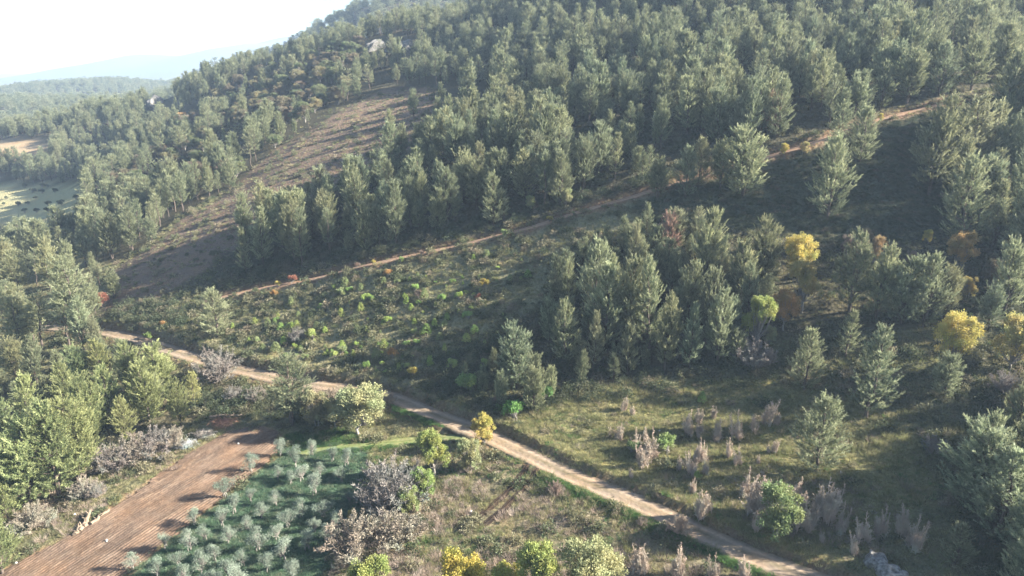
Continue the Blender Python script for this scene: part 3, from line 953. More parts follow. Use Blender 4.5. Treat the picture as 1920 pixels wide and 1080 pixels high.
FRONT = [(112, 930, 765), (60, 945, 800), (150, 905, 760), (25, 925, 820), (210, 800, 690), (240, 830, 745), (340, 800, 722), (170, 850, 715), (300, 742, 655), (250, 735, 650), (195, 720, 640), (130, 770, 680),
         (60, 800, 705), (365, 760, 700), (90, 860, 760), (10, 850, 760), (5, 1075, 968), (-40, 1000, 860), (280, 790, 690), (150, 730, 655)]
LEFT = [(150, 640, 462), (130, 648, 545), (80, 650, 552), (40, 660, 560), (158, 655, 560), (30, 715, 640), (70, 720, 632), (95, 545, 450), (40, 560, 470), (10, 545, 455), (215, 560, 510)]
CORNER = [(1830, 960, 808), (1900, 930, 790), (1870, 1010, 850), (1930, 1080, 900), (1960, 960, 800), (1790, 1060, 985)]

pine_list = []   # x, y, z, H, variant, label, group, wide
def add_pines(lst, kinds, label, group, g, wide=1.0):
    P = place(ground_at([a[0] for a in lst], [a[1] for a in lst]), 0)
    for a, p in zip(lst, P):
        H = max(2.0, min(19, tall(p, a[2]))) * 1.0
        pine_list.append((p, H, kinds[g.integers(len(kinds))], label, group, wide * g.uniform(0.80, 1.06)))


g = np.random.default_rng(11)
for u, v, t, k, lab in KEY_PINES:
    p = place(ground_at(u, v), 0)[0]
    pine_list.append((p, tall(p, t), k, lab, None, {548: 1.1, 408: 1.25, 968: 0.95, 1530: 1.15}.get(u, 1.05)))
n_key = len(pine_list)
add_pines(CLUMP, [0, 1, 3, 2], 'green pine crowded into the clump between the scrub slope and the meadow', 'pines of the clump above the meadow', g, 0.84)
add_pines(RIGHT, [0, 2, 1, 6], 'grey green pine mixed among yellow and orange autumn trees', 'pines among the autumn trees', g, 1.1)
add_pines(STEEP, [0, 1, 4, 3], 'tall sunlit pine on the dark steep slope around the end of the upper track', 'pines on the dark steep slope', g, 1.15)
add_pines(TRACKSIDE, [0, 1, 2, 6], 'full pale crowned pine along the upper edge of the reddish track', 'pines lining the upper track', g, 1.15)
add_pines(FRONT, [0, 2, 1, 6], 'bright yellow green pine in the thicket beside the ploughed field', 'pines of the thicket by the ploughed field', g, 1.1)
add_pines(LEFT, [8, 9, 6, 1], 'loose crowned pine in the stand where the dirt road leaves the trees', 'pines where the road leaves the trees', g, 1.05)
add_pines(CORNER, [0, 2, 1], 'dense dark pine in the thicket beside the white rock and the meadow', 'pines of the thicket by the white rock', g, 1.2)

RIDGE_OAKS = [(240, 340), (330, 215), (500, 130), (620, 95), (760, 85), (840, 130), (700, 158), (560, 245), (430, 345), (300, 400), (150, 340), (70, 310)]
FILL = [  # polygon, spacing, heights, crowns, share left as gaps, label, group
    (FOREST_HILL, 4.6, (5.0, 13.5), [4, 5, 6, 7, 1, 3, 0, 2], 0.20, 'green pine in the dense forest uphill of the reddish track', 'forest pines uphill of the track'),
    (FOREST_RIDGE, 4.9, (5.0, 12.0), [4, 5, 6, 7, 8, 9, 2], 0.15, 'hazy green pine in the forest on the ridge beyond the brown clearing', 'forest pines on the far ridge'),
    (FOREST_LEFT, 6.5, (6.0, 11.0), [6, 8, 9, 4], 0.40, 'loose crowned pine in the stand where the dirt road leaves the trees', 'pines where the road leaves the trees'),
    (FOREST_FRONT, 4.4, (3.5, 7.0), [0, 1, 2, 6], 0.30, 'bright yellow green pine in the thicket beside the ploughed field', 'pines of the thicket by the ploughed field'),
    (CLUSTER, 3.4, (3.5, 7.5), [0, 1, 2, 3], 0.20, 'green pine crowded into the clump between the scrub slope and the meadow', 'pines of the clump above the meadow'),
    (RIGHT_WOOD, 6.0, (4.5, 9.0), [0, 1, 6, 2], 0.35, 'grey green pine mixed among yellow and orange autumn trees', 'pines among the autumn trees'),
    (EAST_WOOD, 4.6, (9.0, 15.0), [0, 1, 4, 6, 3], 0.10, 'tall sunlit pine on the dark steep slope around the end of the upper track', 'pines on the dark steep slope'),
    (CORNER_WOOD, 4.8, (7.0, 11.0), [0, 1, 2], 0.15, 'dense dark pine in the thicket beside the white rock and the meadow', 'pines of the thicket by the white rock'),
]
taken = np.array([q[0][:2] for q in pine_list])
for poly, step, hr, kinds, gaps, lab, grp in FILL:
    X, Y = jitter_points(-420, 380, 50, 640, step, g)
    Z = height(X, Y)
    ok = Z < 140
    u, v, d = project(np.stack([X, Y, Z], -1))
    ok &= inpoly(u, v, poly) & (u > -500) & (u < 2700) & (d < 620)
    for bad in (ORCHARD, BARE, CLEARING, *CRAGS, [(-120, 410), (165, 392), (150, 440), (60, 462), (-120, 466)]):
        ok &= ~inpoly(u, v, bad) | (d > 560)
    X, Y, Z, d = X[ok], Y[ok], Z[ok], d[ok]
    ok = (g.random(len(X)) > gaps) & (fbm(X / 18, Y / 18, 90, 2) > -0.34)
    if poly is FOREST_RIDGE:   # oaks take over part of the ridge
        uu, vv, _ = project(np.stack([X, Y, height(X, Y)], -1))
        ok &= ~(inpoly(uu, vv, RIDGE_OAKS) & ((g.random(len(X)) < 0.55) | (fbm(X / 25, Y / 25, 60, 2) > 0.1)))
    for nm, L, hw, _ in LINES:
        ok &= line_dist(X, Y, L)[0] > hw + 2.0
    X, Y, d = X[ok], Y[ok], d[ok]
    # keep clear of the pines already standing
    r2 = ((X[:, None] - taken[None, :, 0]) ** 2 + (Y[:, None] - taken[None, :, 1]) ** 2).min(1)
    far = r2 > (0.62 * step) ** 2
    X, Y, d = X[far], Y[far], d[far]
    Z = land(X, Y)
    hv = np.clip(0.5 + 0.9 * fbm(X / 14, Y / 14, 95, 3) + g.normal(size=len(X)) * 0.24, 0, 1)
    for x, y, z, h in zip(X, Y, Z, hv):
        pine_list.append((np.array([x, y, z]), hr[0] + (hr[1] - hr[0]) * h, kinds[g.integers(len(kinds))], lab, grp, g.uniform(0.74, 1.08)))
    taken = np.concatenate([taken, np.stack([X, Y], 1)])

PP = np.array([q[0] for q in pine_list]); PH = np.array([q[1] for q in pine_list])
pu, pv, pd = project(PP)
tu, tv, td = project(PP + np.stack([PH * 0, PH * 0, PH], 1))
in_view = (pu > -30) & (pu < 1950) & (tv < 1075) & (np.maximum(pv, tv) > 0)
score = np.where(in_view, PH / pd, 0)
score[:n_key] += 10
explicit_n = n_key + sum(map(len, (CLUMP, RIGHT, STEEP, TRACKSIDE, FRONT, LEFT, CORNER)))
score[n_key:explicit_n] += 0.02 * in_view[n_key:explicit_n]
order = np.argsort(-score)
single = set(order[:300].tolist())
SHAPE = ['conical', 'twin-topped', 'broad bushy', 'slim pointed', 'fork-topped', 'slender', 'many-topped', 'narrow', 'flat-layered', 'open-layered']
grp_h = {}
for i in single:
    grp_h.setdefault(pine_list[i][4], []).append(pine_list[i][1])
CL_EDGE = np.concatenate([smooth_line(survey([(400, 470), (450, 420), (590, 352), (720, 288), (832, 200)]))])
Z_EDGE, T_DIST = None, line_dist(PP[:, 0], PP[:, 1], LINES[1][1])[0]
C_DIST = line_dist(PP[:, 0], PP[:, 1], CL_EDGE)[0]


def pine_label(i, p, H, k, lab, grp):
    lo, hi = np.percentile(grp_h[grp], [33, 67])
    size = 'tall' if H > hi else ('short' if H < lo else 'middle-sized')
    where = {'forest pines uphill of the track': 'deep in the forest uphill of the reddish track', 'forest pines on the far ridge': 'in the hazy forest on the ridge beyond the brown clearing',
             'pines where the road leaves the trees': 'in the loose stand where the dirt road leaves the trees', 'pines of the thicket by the ploughed field': 'in the thicket beside the ploughed field',
             'pines of the clump above the meadow': 'in the clump between scrub slope and meadow', 'pines among the autumn trees': 'among the yellow and orange autumn trees',
             'pines of the thicket by the white rock': 'in the thicket beside the white rock', 'pines on the dark steep slope': 'on the dark steep slope around the upper track end', 'pines lining the upper track': 'lining the upper edge of the reddish track'}[grp]
    if grp == 'forest pines uphill of the track':
        if T_DIST[i] < 7: where = 'at the forest edge right above the reddish track'
        elif T_DIST[i] < 1e5 and T_DIST[i] < 8: where = 'in the second row above the reddish track'
        if C_DIST[i] < 8: where = 'at the forest edge beside the brown clearing'
    return size + ' ' + SHAPE[k] + ' pine ' + where


crown_src = {}
rest = []
for i, (p, H, k, lab, grp, wd) in enumerate(pine_list):
    if i in single:
        b = g.uniform(0.82, 1.18); h = np.clip(g.normal() * 0.04, -0.06, 0.09)
        tn = np.array((b * (1 + h), b, b * (1 - h)))
        if grp and 'ploughed' in grp: tn = tn * (1.14, 1.14, 0.88)
        r = plant('pine_tree', ('trunk', 'crown'), PINES[k], p, H, wd, colour=tn)
        if i >= n_key:
            lab = pine_label(i, p, H, k, lab, grp)
        tag(r, lab, 'pine tree', grp)
        crown_src.setdefault(k, tuple(r.children) if r.children else None)
    else:
        rest.append(i)
bpy.context.view_layer.update()
for k in range(len(PINES)):   # plants that the forest mass repeats
    if k not in crown_src or crown_src[k] is None:
        crown_src[k] = None
srcs = {}
for ob in COL.objects:
    if ob.type == 'MESH' and ob.parent is not None:
        for k, (H0, tme, cme) in enumerate(PINES):
            if ob.data == tme: srcs.setdefault((k, 0), ob)
            if ob.data == cme: srcs.setdefault((k, 1), ob)
kinds_ok = [k for k in range(len(PINES)) if (k, 0) in srcs and (k, 1) in srcs]
sel = [i for i in rest if pine_list[i][2] in kinds_ok]
scatter('pine_forest', [pine_list[i][0] for i in sel], g.uniform(0, 6.28, len(sel)),
        [[pine_list[i][1] / PINES[pine_list[i][2]][0] * pine_list[i][5]] * 2 + [pine_list[i][1] / PINES[pine_list[i][2]][0]] for i in sel],
        [kinds_ok.index(pine_list[i][2]) for i in sel], [[srcs[(k, 0)] for k in kinds_ok], [srcs[(k, 1)] for k in kinds_ok]],
        'dense green pine forest covering the upper hillside and the ridge', 'forest')
print('pines', len(pine_list), 'single', len(single), 'rest', len(sel), kinds_ok)

# far wooded hills
X, Y = jitter_points(-1500, 620, 600, 1650, 11.0, g)
Z = height(X, Y)
u, v, d = project(np.stack([X, Y, Z], -1))
ok = (u > -250) & (u < 1250) & (Z > -6) & (v < 330)
X, Y, Z = X[ok], Y[ok], Z[ok]
s = g.uniform(0.75, 1.2, len(X))
scatter('distant_woods', np.stack([X, Y, Z], 1), g.uniform(0, 6.28, len(X)), np.stack([s * 1.9, s * 1.9, s], 1), g.integers(0, len(kinds_ok), len(X)), [[srcs[(k, 1)] for k in kinds_ok]],
        'hazy blue green woods on the distant hills', 'forest')
print('distant', len(X))

# ------------------------------------------------------------------ autumn trees
YEL, YGR, ORA, BRO, PNK, PAL, LIM, RED, OLV = (0.50, 0.39, 0.11), (0.33, 0.33, 0.10), (0.44, 0.25, 0.10), (0.19, 0.15, 0.09), (0.31, 0.21, 0.16), (0.34, 0.32, 0.16), (0.26, 0.31, 0.10), (0.32, 0.13, 0.08), (0.18, 0.19, 0.09)
AUTUMN = [
    (1495, 528, 438, YEL, 0, 'round yellow autumn tree in the scrub below the steep dark slope'),
    (1503, 585, 495, (0.40, 0.30, 0.11), 2, 'oval golden brown autumn tree between pines below the yellow one'),
    (1470, 616, 550, ORA, 1, 'orange autumn tree at the right end of the pine clump'),
    (1414, 660, 563, YGR, 2, 'narrow yellow green tree at the lower right edge of the pine clump'),
    (1442, 645, 610, PAL, 3, 'small pale yellow bush beside the narrow yellow green tree'),
    (1780, 700, 585, YEL, 0, 'large yellow tree standing on the scrub slope beside short pines'),
    (1893, 700, 580, (0.48, 0.38, 0.14), 1, 'broad pale gold tree on the scrub slope beside a bare shrub'),
    (1795, 508, 440, (0.45, 0.28, 0.11), 1, 'orange and gold spreading tree at the foot of the steep dark slope'),
    (1640, 505, 448, (0.42, 0.27, 0.13), 2, 'dull orange tree behind the grey green pines'),
    (1707, 498, 470, PNK, 3, 'small pinkish red bush between the dull orange and the gold tree'),
    (1812, 558, 518, (0.45, 0.33, 0.12), 3, 'low golden bush under the orange and gold spreading tree'),
    (1816, 625, 600, ORA, 3, 'tiny orange bush next to the large yellow tree'),
    (1738, 456, 430, YEL, 3, 'small yellow bush at the foot of the steep slope below tall pines'),
    (1620, 470, 428, BRO, 0, 'brownish tree at the top of the autumn trees below the dark slope'),
    (1590, 480, 440, PNK, 3, 'faded pinkish bush behind the grey green pines'),
    (1860, 545, 480, BRO, 1, 'brown leaved tree beside the orange and gold spreading tree'),
    (1905, 780, 715, (0.38, 0.25, 0.11), 1, 'rusty thin tree on the scrub slope below the pale gold tree'),
    (905, 836, 778, YEL, 3, 'bright yellow bush on the verge of the dirt road'),
    (815, 893, 798, YGR, 2, 'yellow green tree at the head of the grassy lane'),
    (880, 880, 822, PAL, 3, 'pale dry bush between the bright yellow bush and the yellow green tree'),
    (680, 812, 716, PAL, 1, 'pale yellow spreading tree with bare trunk beside the dirt road'),
    (632, 802, 742, (0.36, 0.31, 0.15), 1, 'dull pale tree between the layered pine and the pale yellow tree'),
    (595, 796, 732, (0.30, 0.26, 0.14), 3, 'dim brownish bush beside the layered pine by the road'),
    (862, 1150, 1032, (0.48, 0.37, 0.08), 1, 'bright yellow round tree in the dry brush at the bottom'),
    (1020, 1170, 1012, YGR, 2, 'tall yellow green tree in the dry brush beside a paler one'),
    (1105, 1165, 1018, PAL, 0, 'pale yellow green tree next to the taller one in the dry brush'),
    (695, 1150, 1040, YGR, 1, 'low yellow green tree below the dry brown bush'),
    (955, 1140, 1058, (0.45, 0.40, 0.10), 3, 'low yellow bush between the bright yellow tree and the yellow green one'),
    (1458, 1012, 912, (0.22, 0.245, 0.10), 3, 'lime green bush among tall dry stems at the roadside'),
    (795, 935, 878, LIM, 3, 'yellow green bush beside the big leafless shrub'),
    (765, 965, 912, (0.28, 0.30, 0.12), 3, 'dull green bush under the big leafless shrub'),
    (660, 975, 955, YEL, 3, 'thin yellow sprig above the dry brown bush'),
    (972, 262, 242, RED, 3, 'small bright red bush deep among the forest pines'),
    (1470, 296, 272, YEL, 3, 'sunlit yellow bush on the upper track below a pale pine'),
    (1507, 290, 265, (0.46, 0.36, 0.16), 3, 'sunlit pale gold bush on the upper track between two tall pines'),
    (1650, 230, 212, YEL, 3, 'small gold bush at the far end of the upper track'),
    (1060, 385, 352, PAL, 3, 'round pale yellow bush under the trees at the upper track'),
    (995, 392, 366, (0.34, 0.33, 0.14), 3, 'small dull yellow bush under the trees at the upper track'),
    (195, 575, 548, RED, 3, 'rust red bush beside the loose crowned pines by the road'),
    (1890, 370, 330, ORA, 3, 'orange bush under tall pines on the steep dark slope'),
    (1200, 310, 285, YEL, 3, 'yellow bush between pines just above the upper track'),
]
for u, v, t, c, k, lab in AUTUMN:
    p = place(ground_at(u, v), 0)[0]
    r = plant('autumn_tree' if k != 3 else 'autumn_bush', ('trunk' if k != 3 else 'stems', 'crown' if k != 3 else 'foliage'), OAKS[k], p, max(0.9, tall(p, t)) * (1.22 if u in (1503, 1470, 1414, 1640, 1795) else 1.0), (1.25 if u == 680 else 0.82 if v < 760 else 0.95) if k != 3 else 0.9, colour=c)
    tag(r, lab, 'tree' if k != 3 else 'bush')

X, Y = jitter_points(-330, 20, 230, 480, 6.6, g)
Z = height(X, Y)
u, v, d = project(np.stack([X, Y, Z], -1))
ok = inpoly(u, v, RIDGE_OAKS) & ~inpoly(u, v, CRAGS[0]) & ~inpoly(u, v, CRAGS[1]) & (g.random(len(X)) < 0.7) & (fbm(X / 25, Y / 25, 60, 2) > -0.12)
X, Y = X[ok], Y[ok]
RIDGE_LOOK = [(BRO, 'brown leaved oak'), (ORA, 'orange leaved oak'), (OLV, 'olive green oak'), ((0.26, 0.215, 0.11), 'tawny oak'), ((0.235, 0.175, 0.12), 'pinkish brown oak')]
od, _, _ = line_dist(X, Y, smooth_line(survey([(205, 510), (340, 412), (500, 292), (640, 207), (800, 165)])))
for x, y, z, dd in zip(X, Y, land(X, Y), od):
    j = g.choice(5, p=[0.30, 0.03, 0.37, 0.20, 0.10])
    c = np.array(RIDGE_LOOK[j][0]) * g.uniform(0.85, 1.15)
    ov = g.integers(0, 4); oh = g.uniform(4.5, 7.5)
    r = plant('oak_tree', ('trunk', 'crown'), OAKS[ov], (x, y, z), oh, g.uniform(1.1, 1.4), colour=c)
    ow = ('tall ' if oh > 6.3 else 'small ' if oh < 5.4 else '') + ['round ', 'spreading ', 'upright ', 'low bushy '][ov] + RIDGE_LOOK[j][1]
    tag(r, ow + (' close to the edge of the brown clearing' if dd < 22 else ' among pines on the ridge beyond the clearing'), 'oak tree', RIDGE_LOOK[j][1] + 's on the ridge')

# dead pines, rust coloured
DEAD = foliage('dead_needles', [(0.0, (0.30, 0.17, 0.115)), (1.0, (0.36, 0.22, 0.16))], tip=(0.42, 0.27, 0.20), transl=0.3)
tr, cr = make_pine(190, 8.0, 2.3, 0.15, 0.7, 2, 0.0, 12)
DEADP = (8.0, tr.mesh('dead_trunk', BARK_GREY, True), cr.mesh('dead_crown', DEAD))
for u, v, t, lab in [(1255, 478, 403, 'dead pinkish pine at the top of the pine clump'), (1446, 248, 176, 'rust brown dead pine inside the dark forest uphill of the track'),
                     (1300, 140, 94, 'thin dead pinkish pine in the high forest'), (1010, 240, 190, 'faded brown dead pine in the forest beside sunlit tall pines')]:
    p = place(ground_at(u, v), 0)[0]
    tag(plant('dead_pine', ('trunk', 'crown'), DEADP, p, tall(p, t), 1.1), lab, 'dead tree')

# ------------------------------------------------------------------ olive grove
OLIVE_AT = [(527, 852), (522, 895), (566, 898), (624, 862), (471, 880), (422, 928), (470, 938), (517, 945), (366, 980), (417, 985), (465, 992), (520, 1008), (311, 1025), (356, 1030), (404, 1048), (456, 1058), (249, 1064),
            (297, 1078), (502, 1068), (566, 968), (606, 965), (576, 1028), (345, 1092), (400, 1098), (555, 872), (600, 888), (640, 900), (550, 1085), (612, 1010), (655, 940), (450, 1105), (500, 1110)]
OLIVE_AT += [(545, 905), (590, 925), (492, 968), (540, 985), (385, 1010), (430, 1015), (335, 1055), (530, 1048), (585, 850), (630, 985), (440, 960), (485, 1030), (590, 995), (650, 870), (380, 1072), (430, 1082)]
for i, (u, v) in enumerate(OLIVE_AT):
    p = place(ground_at(u, v + 3), 0)[0]
    oh = g.uniform(2.0, 3.4); ow = g.uniform(0.95, 1.35)
    osz = ('small ' if oh < 2.0 else 'tall ' if oh > 2.4 else 'middle-sized ') + ('wide ' if ow > 1.05 else 'slim ')
    r = plant('olive_tree', ('trunk', 'crown'), OLIVES[i % 3], p, oh, ow)
    edge = i in (0, 4, 5, 8, 12, 16)
    tag(r, osz + 'silvery olive tree at the edge of the ploughed field' if edge else osz + 'silvery olive tree standing in the green grass of the grove', 'olive tree', 'olive trees along the field edge' if edge else 'olive trees inside the grove')

# ------------------------------------------------------------------ young pines and bushes of the open slope
SAP_AT = [(758, 556), (803, 580), (817, 571), (830, 564), (862, 556), (957, 524), (977, 523), (990, 518), (933, 502), (931, 526), (898, 520), (838, 597), (815, 611), (830, 612), (775, 626), (710, 644), (692, 621), (670, 622),
          (798, 517), (655, 544), (888, 486), (913, 480), (978, 486), (778, 544), (727, 602), (783, 518), (860, 584), (677, 652), (722, 697), (640, 660), (500, 624), (527, 616), (548, 612), (483, 640), (612, 618), (533, 630),
          (557, 652), (518, 657), (537, 668), (623, 657), (467, 636), (560, 590), (590, 640), (600, 575), (690, 560), (720, 530), (640, 590), (1316, 752), (1305, 895), (1250, 838)]
SAP_AT += [(int(a), int(b)) for a, b in zip(g.uniform(430, 960, 170), g.uniform(520, 700, 170)) if b > 690 - 0.25 * a and b < 580 + 0.18 * a][:95]
P = place(ground_at([a[0] for a in SAP_AT], [a[1] + 4 for a in SAP_AT]), 0)
for i, p in enumerate(P):
    c = np.array([(0.34, 0.40, 0.11), (0.25, 0.33, 0.10), (0.38, 0.40, 0.13), (0.27, 0.29, 0.13)][i * 7 % 4]) * g.uniform(0.9, 1.3)
    r = plant('pine_sapling', ('stem', 'needles'), (SAPS if i % 5 < 3 else BUSHES)[i % 3], p, (sh := 0.6 + 1.5 * g.random() ** 1.5), g.uniform(0.8, 1.4), colour=c)
    sw = ('tiny ' if sh < 0.85 else 'tall ' if sh > 1.5 else 'small ') + ('pointed ' if i % 5 < 3 else 'rounded ') + ['lime green ', 'fresh green ', 'yellow green ', 'dull green '][i * 7 % 4]
    if SAP_AT[i][0] > 1200:
        tag(r, {1316: 'green sapling at the top of the meadow by tall dry stems', 1305: 'green sapling low in the meadow near the road', 1250: 'green sapling in the middle of the meadow'}[SAP_AT[i][0]], 'sapling', 'saplings in the meadow')
    else:
        up = SAP_AT[i][1] < 560
        tag(r, (sw + 'sapling on the upper part of the scrub slope under the track' if up else sw + 'sapling on the lower part of the scrub slope above the road'), 'sapling', 'saplings on the upper scrub slope' if up else 'saplings on the lower scrub slope')
BUSH_AT = [
    (700, 500, 487, YEL, 'yellow bush on the lower edge of the reddish track'), (945, 447, 428, LIM, 'pale lime bush standing in the middle of the reddish track'), (1030, 420, 404, YEL, 'low yellow green bush spread along the reddish track'),
    (1075, 408, 396, PAL, 'pale straw bush beside the low yellow green one on the track'), (752, 495, 480, LIM, 'broad grey green bush below the reddish track'), (790, 484, 468, PNK, 'pale pinkish bush on the reddish track'),
    (670, 503, 492, PNK, 'small rusty bush on the reddish track beside the yellow one'), (523, 540, 525, YEL, 'small yellow green bush at the lower end of the reddish track'), (548, 533, 515, RED, 'small red bush at the lower end of the reddish track'),
    (515, 557, 543, ORA, 'orange bush just below the end of the reddish track'), (310, 615, 598, ORA, 'small orange bush on the bank above the dirt road bend'), (278, 632, 622, LIM, 'small lime bush on the bank beside the dirt road bend'),
    (737, 672, 652, ORA, 'orange bush on the lower scrub slope'), (776, 705, 682, YEL, 'small golden bush at the foot of the scrub slope'), (728, 520, 504, ORA, 'slim orange bush on the scrub slope under the track'),
    (908, 540, 522, (0.40, 0.30, 0.08), 'yellow and rust bush among the bright saplings'), (896, 560, 548, RED, 'tiny red bush among the bright saplings'), (860, 562, 548, LIM, 'lime bush beside the rust one among the saplings'),
    (785, 560, 545, PNK, 'faded pink bush on the upper scrub slope'), (880, 735, 690, (0.22, 0.29, 0.10), 'rounded bright green bush in the dark scrub above the road'), (965, 790, 752, (0.15, 0.27, 0.07), 'fresh green bush near the road below the pine clump'),
    (1015, 755, 720, (0.13, 0.22, 0.07), 'deep green bush at the foot of the pine clump'), (932, 775, 757, (0.18, 0.25, 0.08), 'small green bush beside a dry pinkish one above the road'), (1185, 850, 826, (0.16, 0.21, 0.08), 'dull green bush in the shaded part of the meadow'),
    (1250, 850, 815, (0.22, 0.27, 0.09), 'green bush in the meadow beside tall dry stems'), (850, 680, 655, (0.10, 0.12, 0.05), 'dark bush on the shaded scrub slope beside the many-topped pine'),
]
for i, (u, v, t, c, lab) in enumerate(BUSH_AT):
    p = place(ground_at(u, v), 0)[0]
    tag(plant('bush', ('stems', 'foliage'), BUSHES[i % 3], p, max(0.7, tall(p, t)), 1.05, colour=c), lab, 'bush')

# ------------------------------------------------------------------ leafless and dry shrubs
GREY, TAN, MAUVE = (0.22, 0.19, 0.165), (0.27, 0.22, 0.165), (0.225, 0.185, 0.16)
SHRUBS = [
    (737, 952, 848, GREY, 0, 1.0, 'big leafless grey shrub at the edge of the olive grove'), (412, 712, 645, (0.22, 0.185, 0.155), 0, 1.1, 'leafless pale shrub leaning over the dirt road'),
    (1412, 688, 628, MAUVE, 0, 1.1, 'leafless mauve shrub at the lower right of the pine clump'), (668, 1042, 965, (0.28, 0.22, 0.165), 1, 1.15, 'big dry brown bush below the leafless grey shrub'),
    (748, 1018, 950, TAN, 1, 1.1, 'dry tan bush beside the big dry brown bush'), (640, 1062, 1040, TAN, 1, 1.1, 'low tan bush under the big dry brown bush'),
    (186, 884, 836, TAN, 1, 1.1, 'tan dry bush at the lower end of the hedge beside the ploughed field'), (215, 880, 826, MAUVE, 0, 1.0, 'mauve leafless shrub in the hedge beside the ploughed field'),
    (252, 868, 812, (0.24, 0.19, 0.145), 1, 1.1, 'pale brown bush in the middle of the hedge beside the ploughed field'), (292, 852, 800, MAUVE, 1, 1.1, 'pinkish dry bush in the hedge beside the ploughed field'),
    (325, 838, 796, TAN, 1, 1.0, 'tan bush at the upper end of the hedge beside the ploughed field'), (160, 932, 892, (0.28, 0.23, 0.18), 0, 1.1, 'pale thorny shrub below the hedge next to the thicket of pines'),
    (182, 930, 905, GREY, 1, 1.1, 'grey low shrub next to the pale thorny one'), (60, 990, 945, TAN, 1, 1.2, 'dry bush under the pines at the field corner'),
    (590, 765, 722, (0.28, 0.21, 0.15), 0, 1.1, 'brown leafless shrub behind the layered pine by the road'), (622, 752, 722, (0.33, 0.25, 0.18), 1, 1.1, 'brown bush at the roadside behind the pale yellow tree'),
    (730, 760, 735, TAN, 1, 1.0, 'tan bush at the roadside beside the pale yellow tree'), (440, 748, 722, GREY, 1, 1.1, 'grey brush below the dirt road beside the pines'), (480, 752, 722, (0.24, 0.2, 0.16), 0, 1.2, 'dark leafless shrub below the dirt road'),
    (1042, 925, 900, PNK, 1, 0.9, 'pinkish dry bush on the green verge of the dirt road'), (1272, 1000, 962, (0.44, 0.31, 0.22), 1, 1.0, 'tan pink bush leaning over the lower dirt road'),
    (1205, 985, 968, (0.28, 0.21, 0.16), 1, 1.0, 'small dull bush below the verge of the dirt road'), (935, 758, 738, PNK, 1, 0.9, 'dry pinkish bush in the dark scrub above the road'),
    (880, 875, 848, TAN, 1, 1.0, 'straw bush at the corner of the lane and the dirt road'), (720, 890, 860, (0.30, 0.26, 0.16), 1, 1.1, 'straw brown bush above the leafless grey shrub'),
    (1885, 735, 690, MAUVE, 0, 1.1, 'leafless brown shrub beside the pale gold tree'), (1750, 850, 815, GREY, 1, 1.0, 'grey dry bush at the dark edge of the meadow'),
    (780, 960, 930, (0.34, 0.27, 0.18), 1, 1.2, 'straw bush in the dry brush beside the dull green bush'), (560, 640, 610, GREY, 1, 0.9, 'grey low bush on the scrub slope') ,
]
for i, (u, v, t, c, k, w, lab) in enumerate(SHRUBS):
    p = place(ground_at(u, v), 0)[0]
    tag(plant('leafless_shrub' if k == 0 else 'dry_bush', ('stems', 'twigs'), (BARES if k == 0 else BROWNS)[i % 2], p, max(0.8, tall(p, t)), w, colour=c), lab, 'shrub' if k == 0 else 'bush')

PLUME_AT = [(1167, 770, 735), (1438, 797, 742), (1377, 822, 768), (1345, 828, 782), (1292, 818, 782), (1212, 828, 790), (1205, 878, 828), (1216, 862, 802), (1183, 902, 874), (1272, 882, 855), (1312, 968, 900), (1326, 968, 915),
            (1404, 930, 880), (1412, 965, 882), (1440, 968, 905), (1461, 968, 895), (1476, 965, 898), (1500, 992, 930), (1522, 988, 935), (1546, 978, 902), (1532, 962, 882), (1562, 965, 912), (1336, 1085, 1035), (1396, 1085, 1040),
            (1270, 1082, 1020), (1190, 1072, 1010), (1204, 1078, 1022), (1612, 1012, 960), (1692, 1004, 940), (1652, 1006, 950), (1430, 990, 935), (1490, 940, 900), (1580, 1000, 945), (1415, 1000, 950), (1300, 925, 895), (1540, 1020, 990), (1600, 1040, 1000), (1720, 1030, 970), (1500, 960, 915)]
PLUME_AT += [(int(a), int(b), int(b - c)) for a, b, c in zip(g.choice([1180, 1210, 1300, 1350, 1440], 26) + g.normal(size=26) * 16, g.uniform(775, 900, 26), g.uniform(16, 42, 26)) if b < 500 + 0.33 * a]
for i, (u, v, t) in enumerate(PLUME_AT):
    p = place(ground_at(u, v), 0)[0]
    c = np.array((0.60, 0.46, 0.36)) * g.uniform(0.75, 1.1)
    if v > 1060: lab, grp = 'clump of tall pale dry stems in the brush below the dirt road', 'tall dry stems below the road'
    elif u > 1565: lab, grp = 'clump of tall dry stems in the shade beside the white rock thicket', 'tall dry stems by the white rock'
    elif u > 1380 and v > 900: lab, grp = 'clump of tall pinkish dry stems crowded round the lime green bush', 'tall dry stems round the lime bush'
    elif v > 860: lab, grp = 'clump of tall pinkish dry stems in the meadow just above the dirt road', 'tall dry stems beside the road'
    else: lab, grp = 'clump of tall pinkish dry stems in the middle of the meadow', 'tall dry stems in the meadow'
    tag(plant('dry_stem_clump', ('stems', 'twigs'), PLUMES[i % 5], p, max(1.2, tall(p, t)) * 1.2, g.uniform(0.75, 1.1), colour=c), lab, 'dry plant', grp)


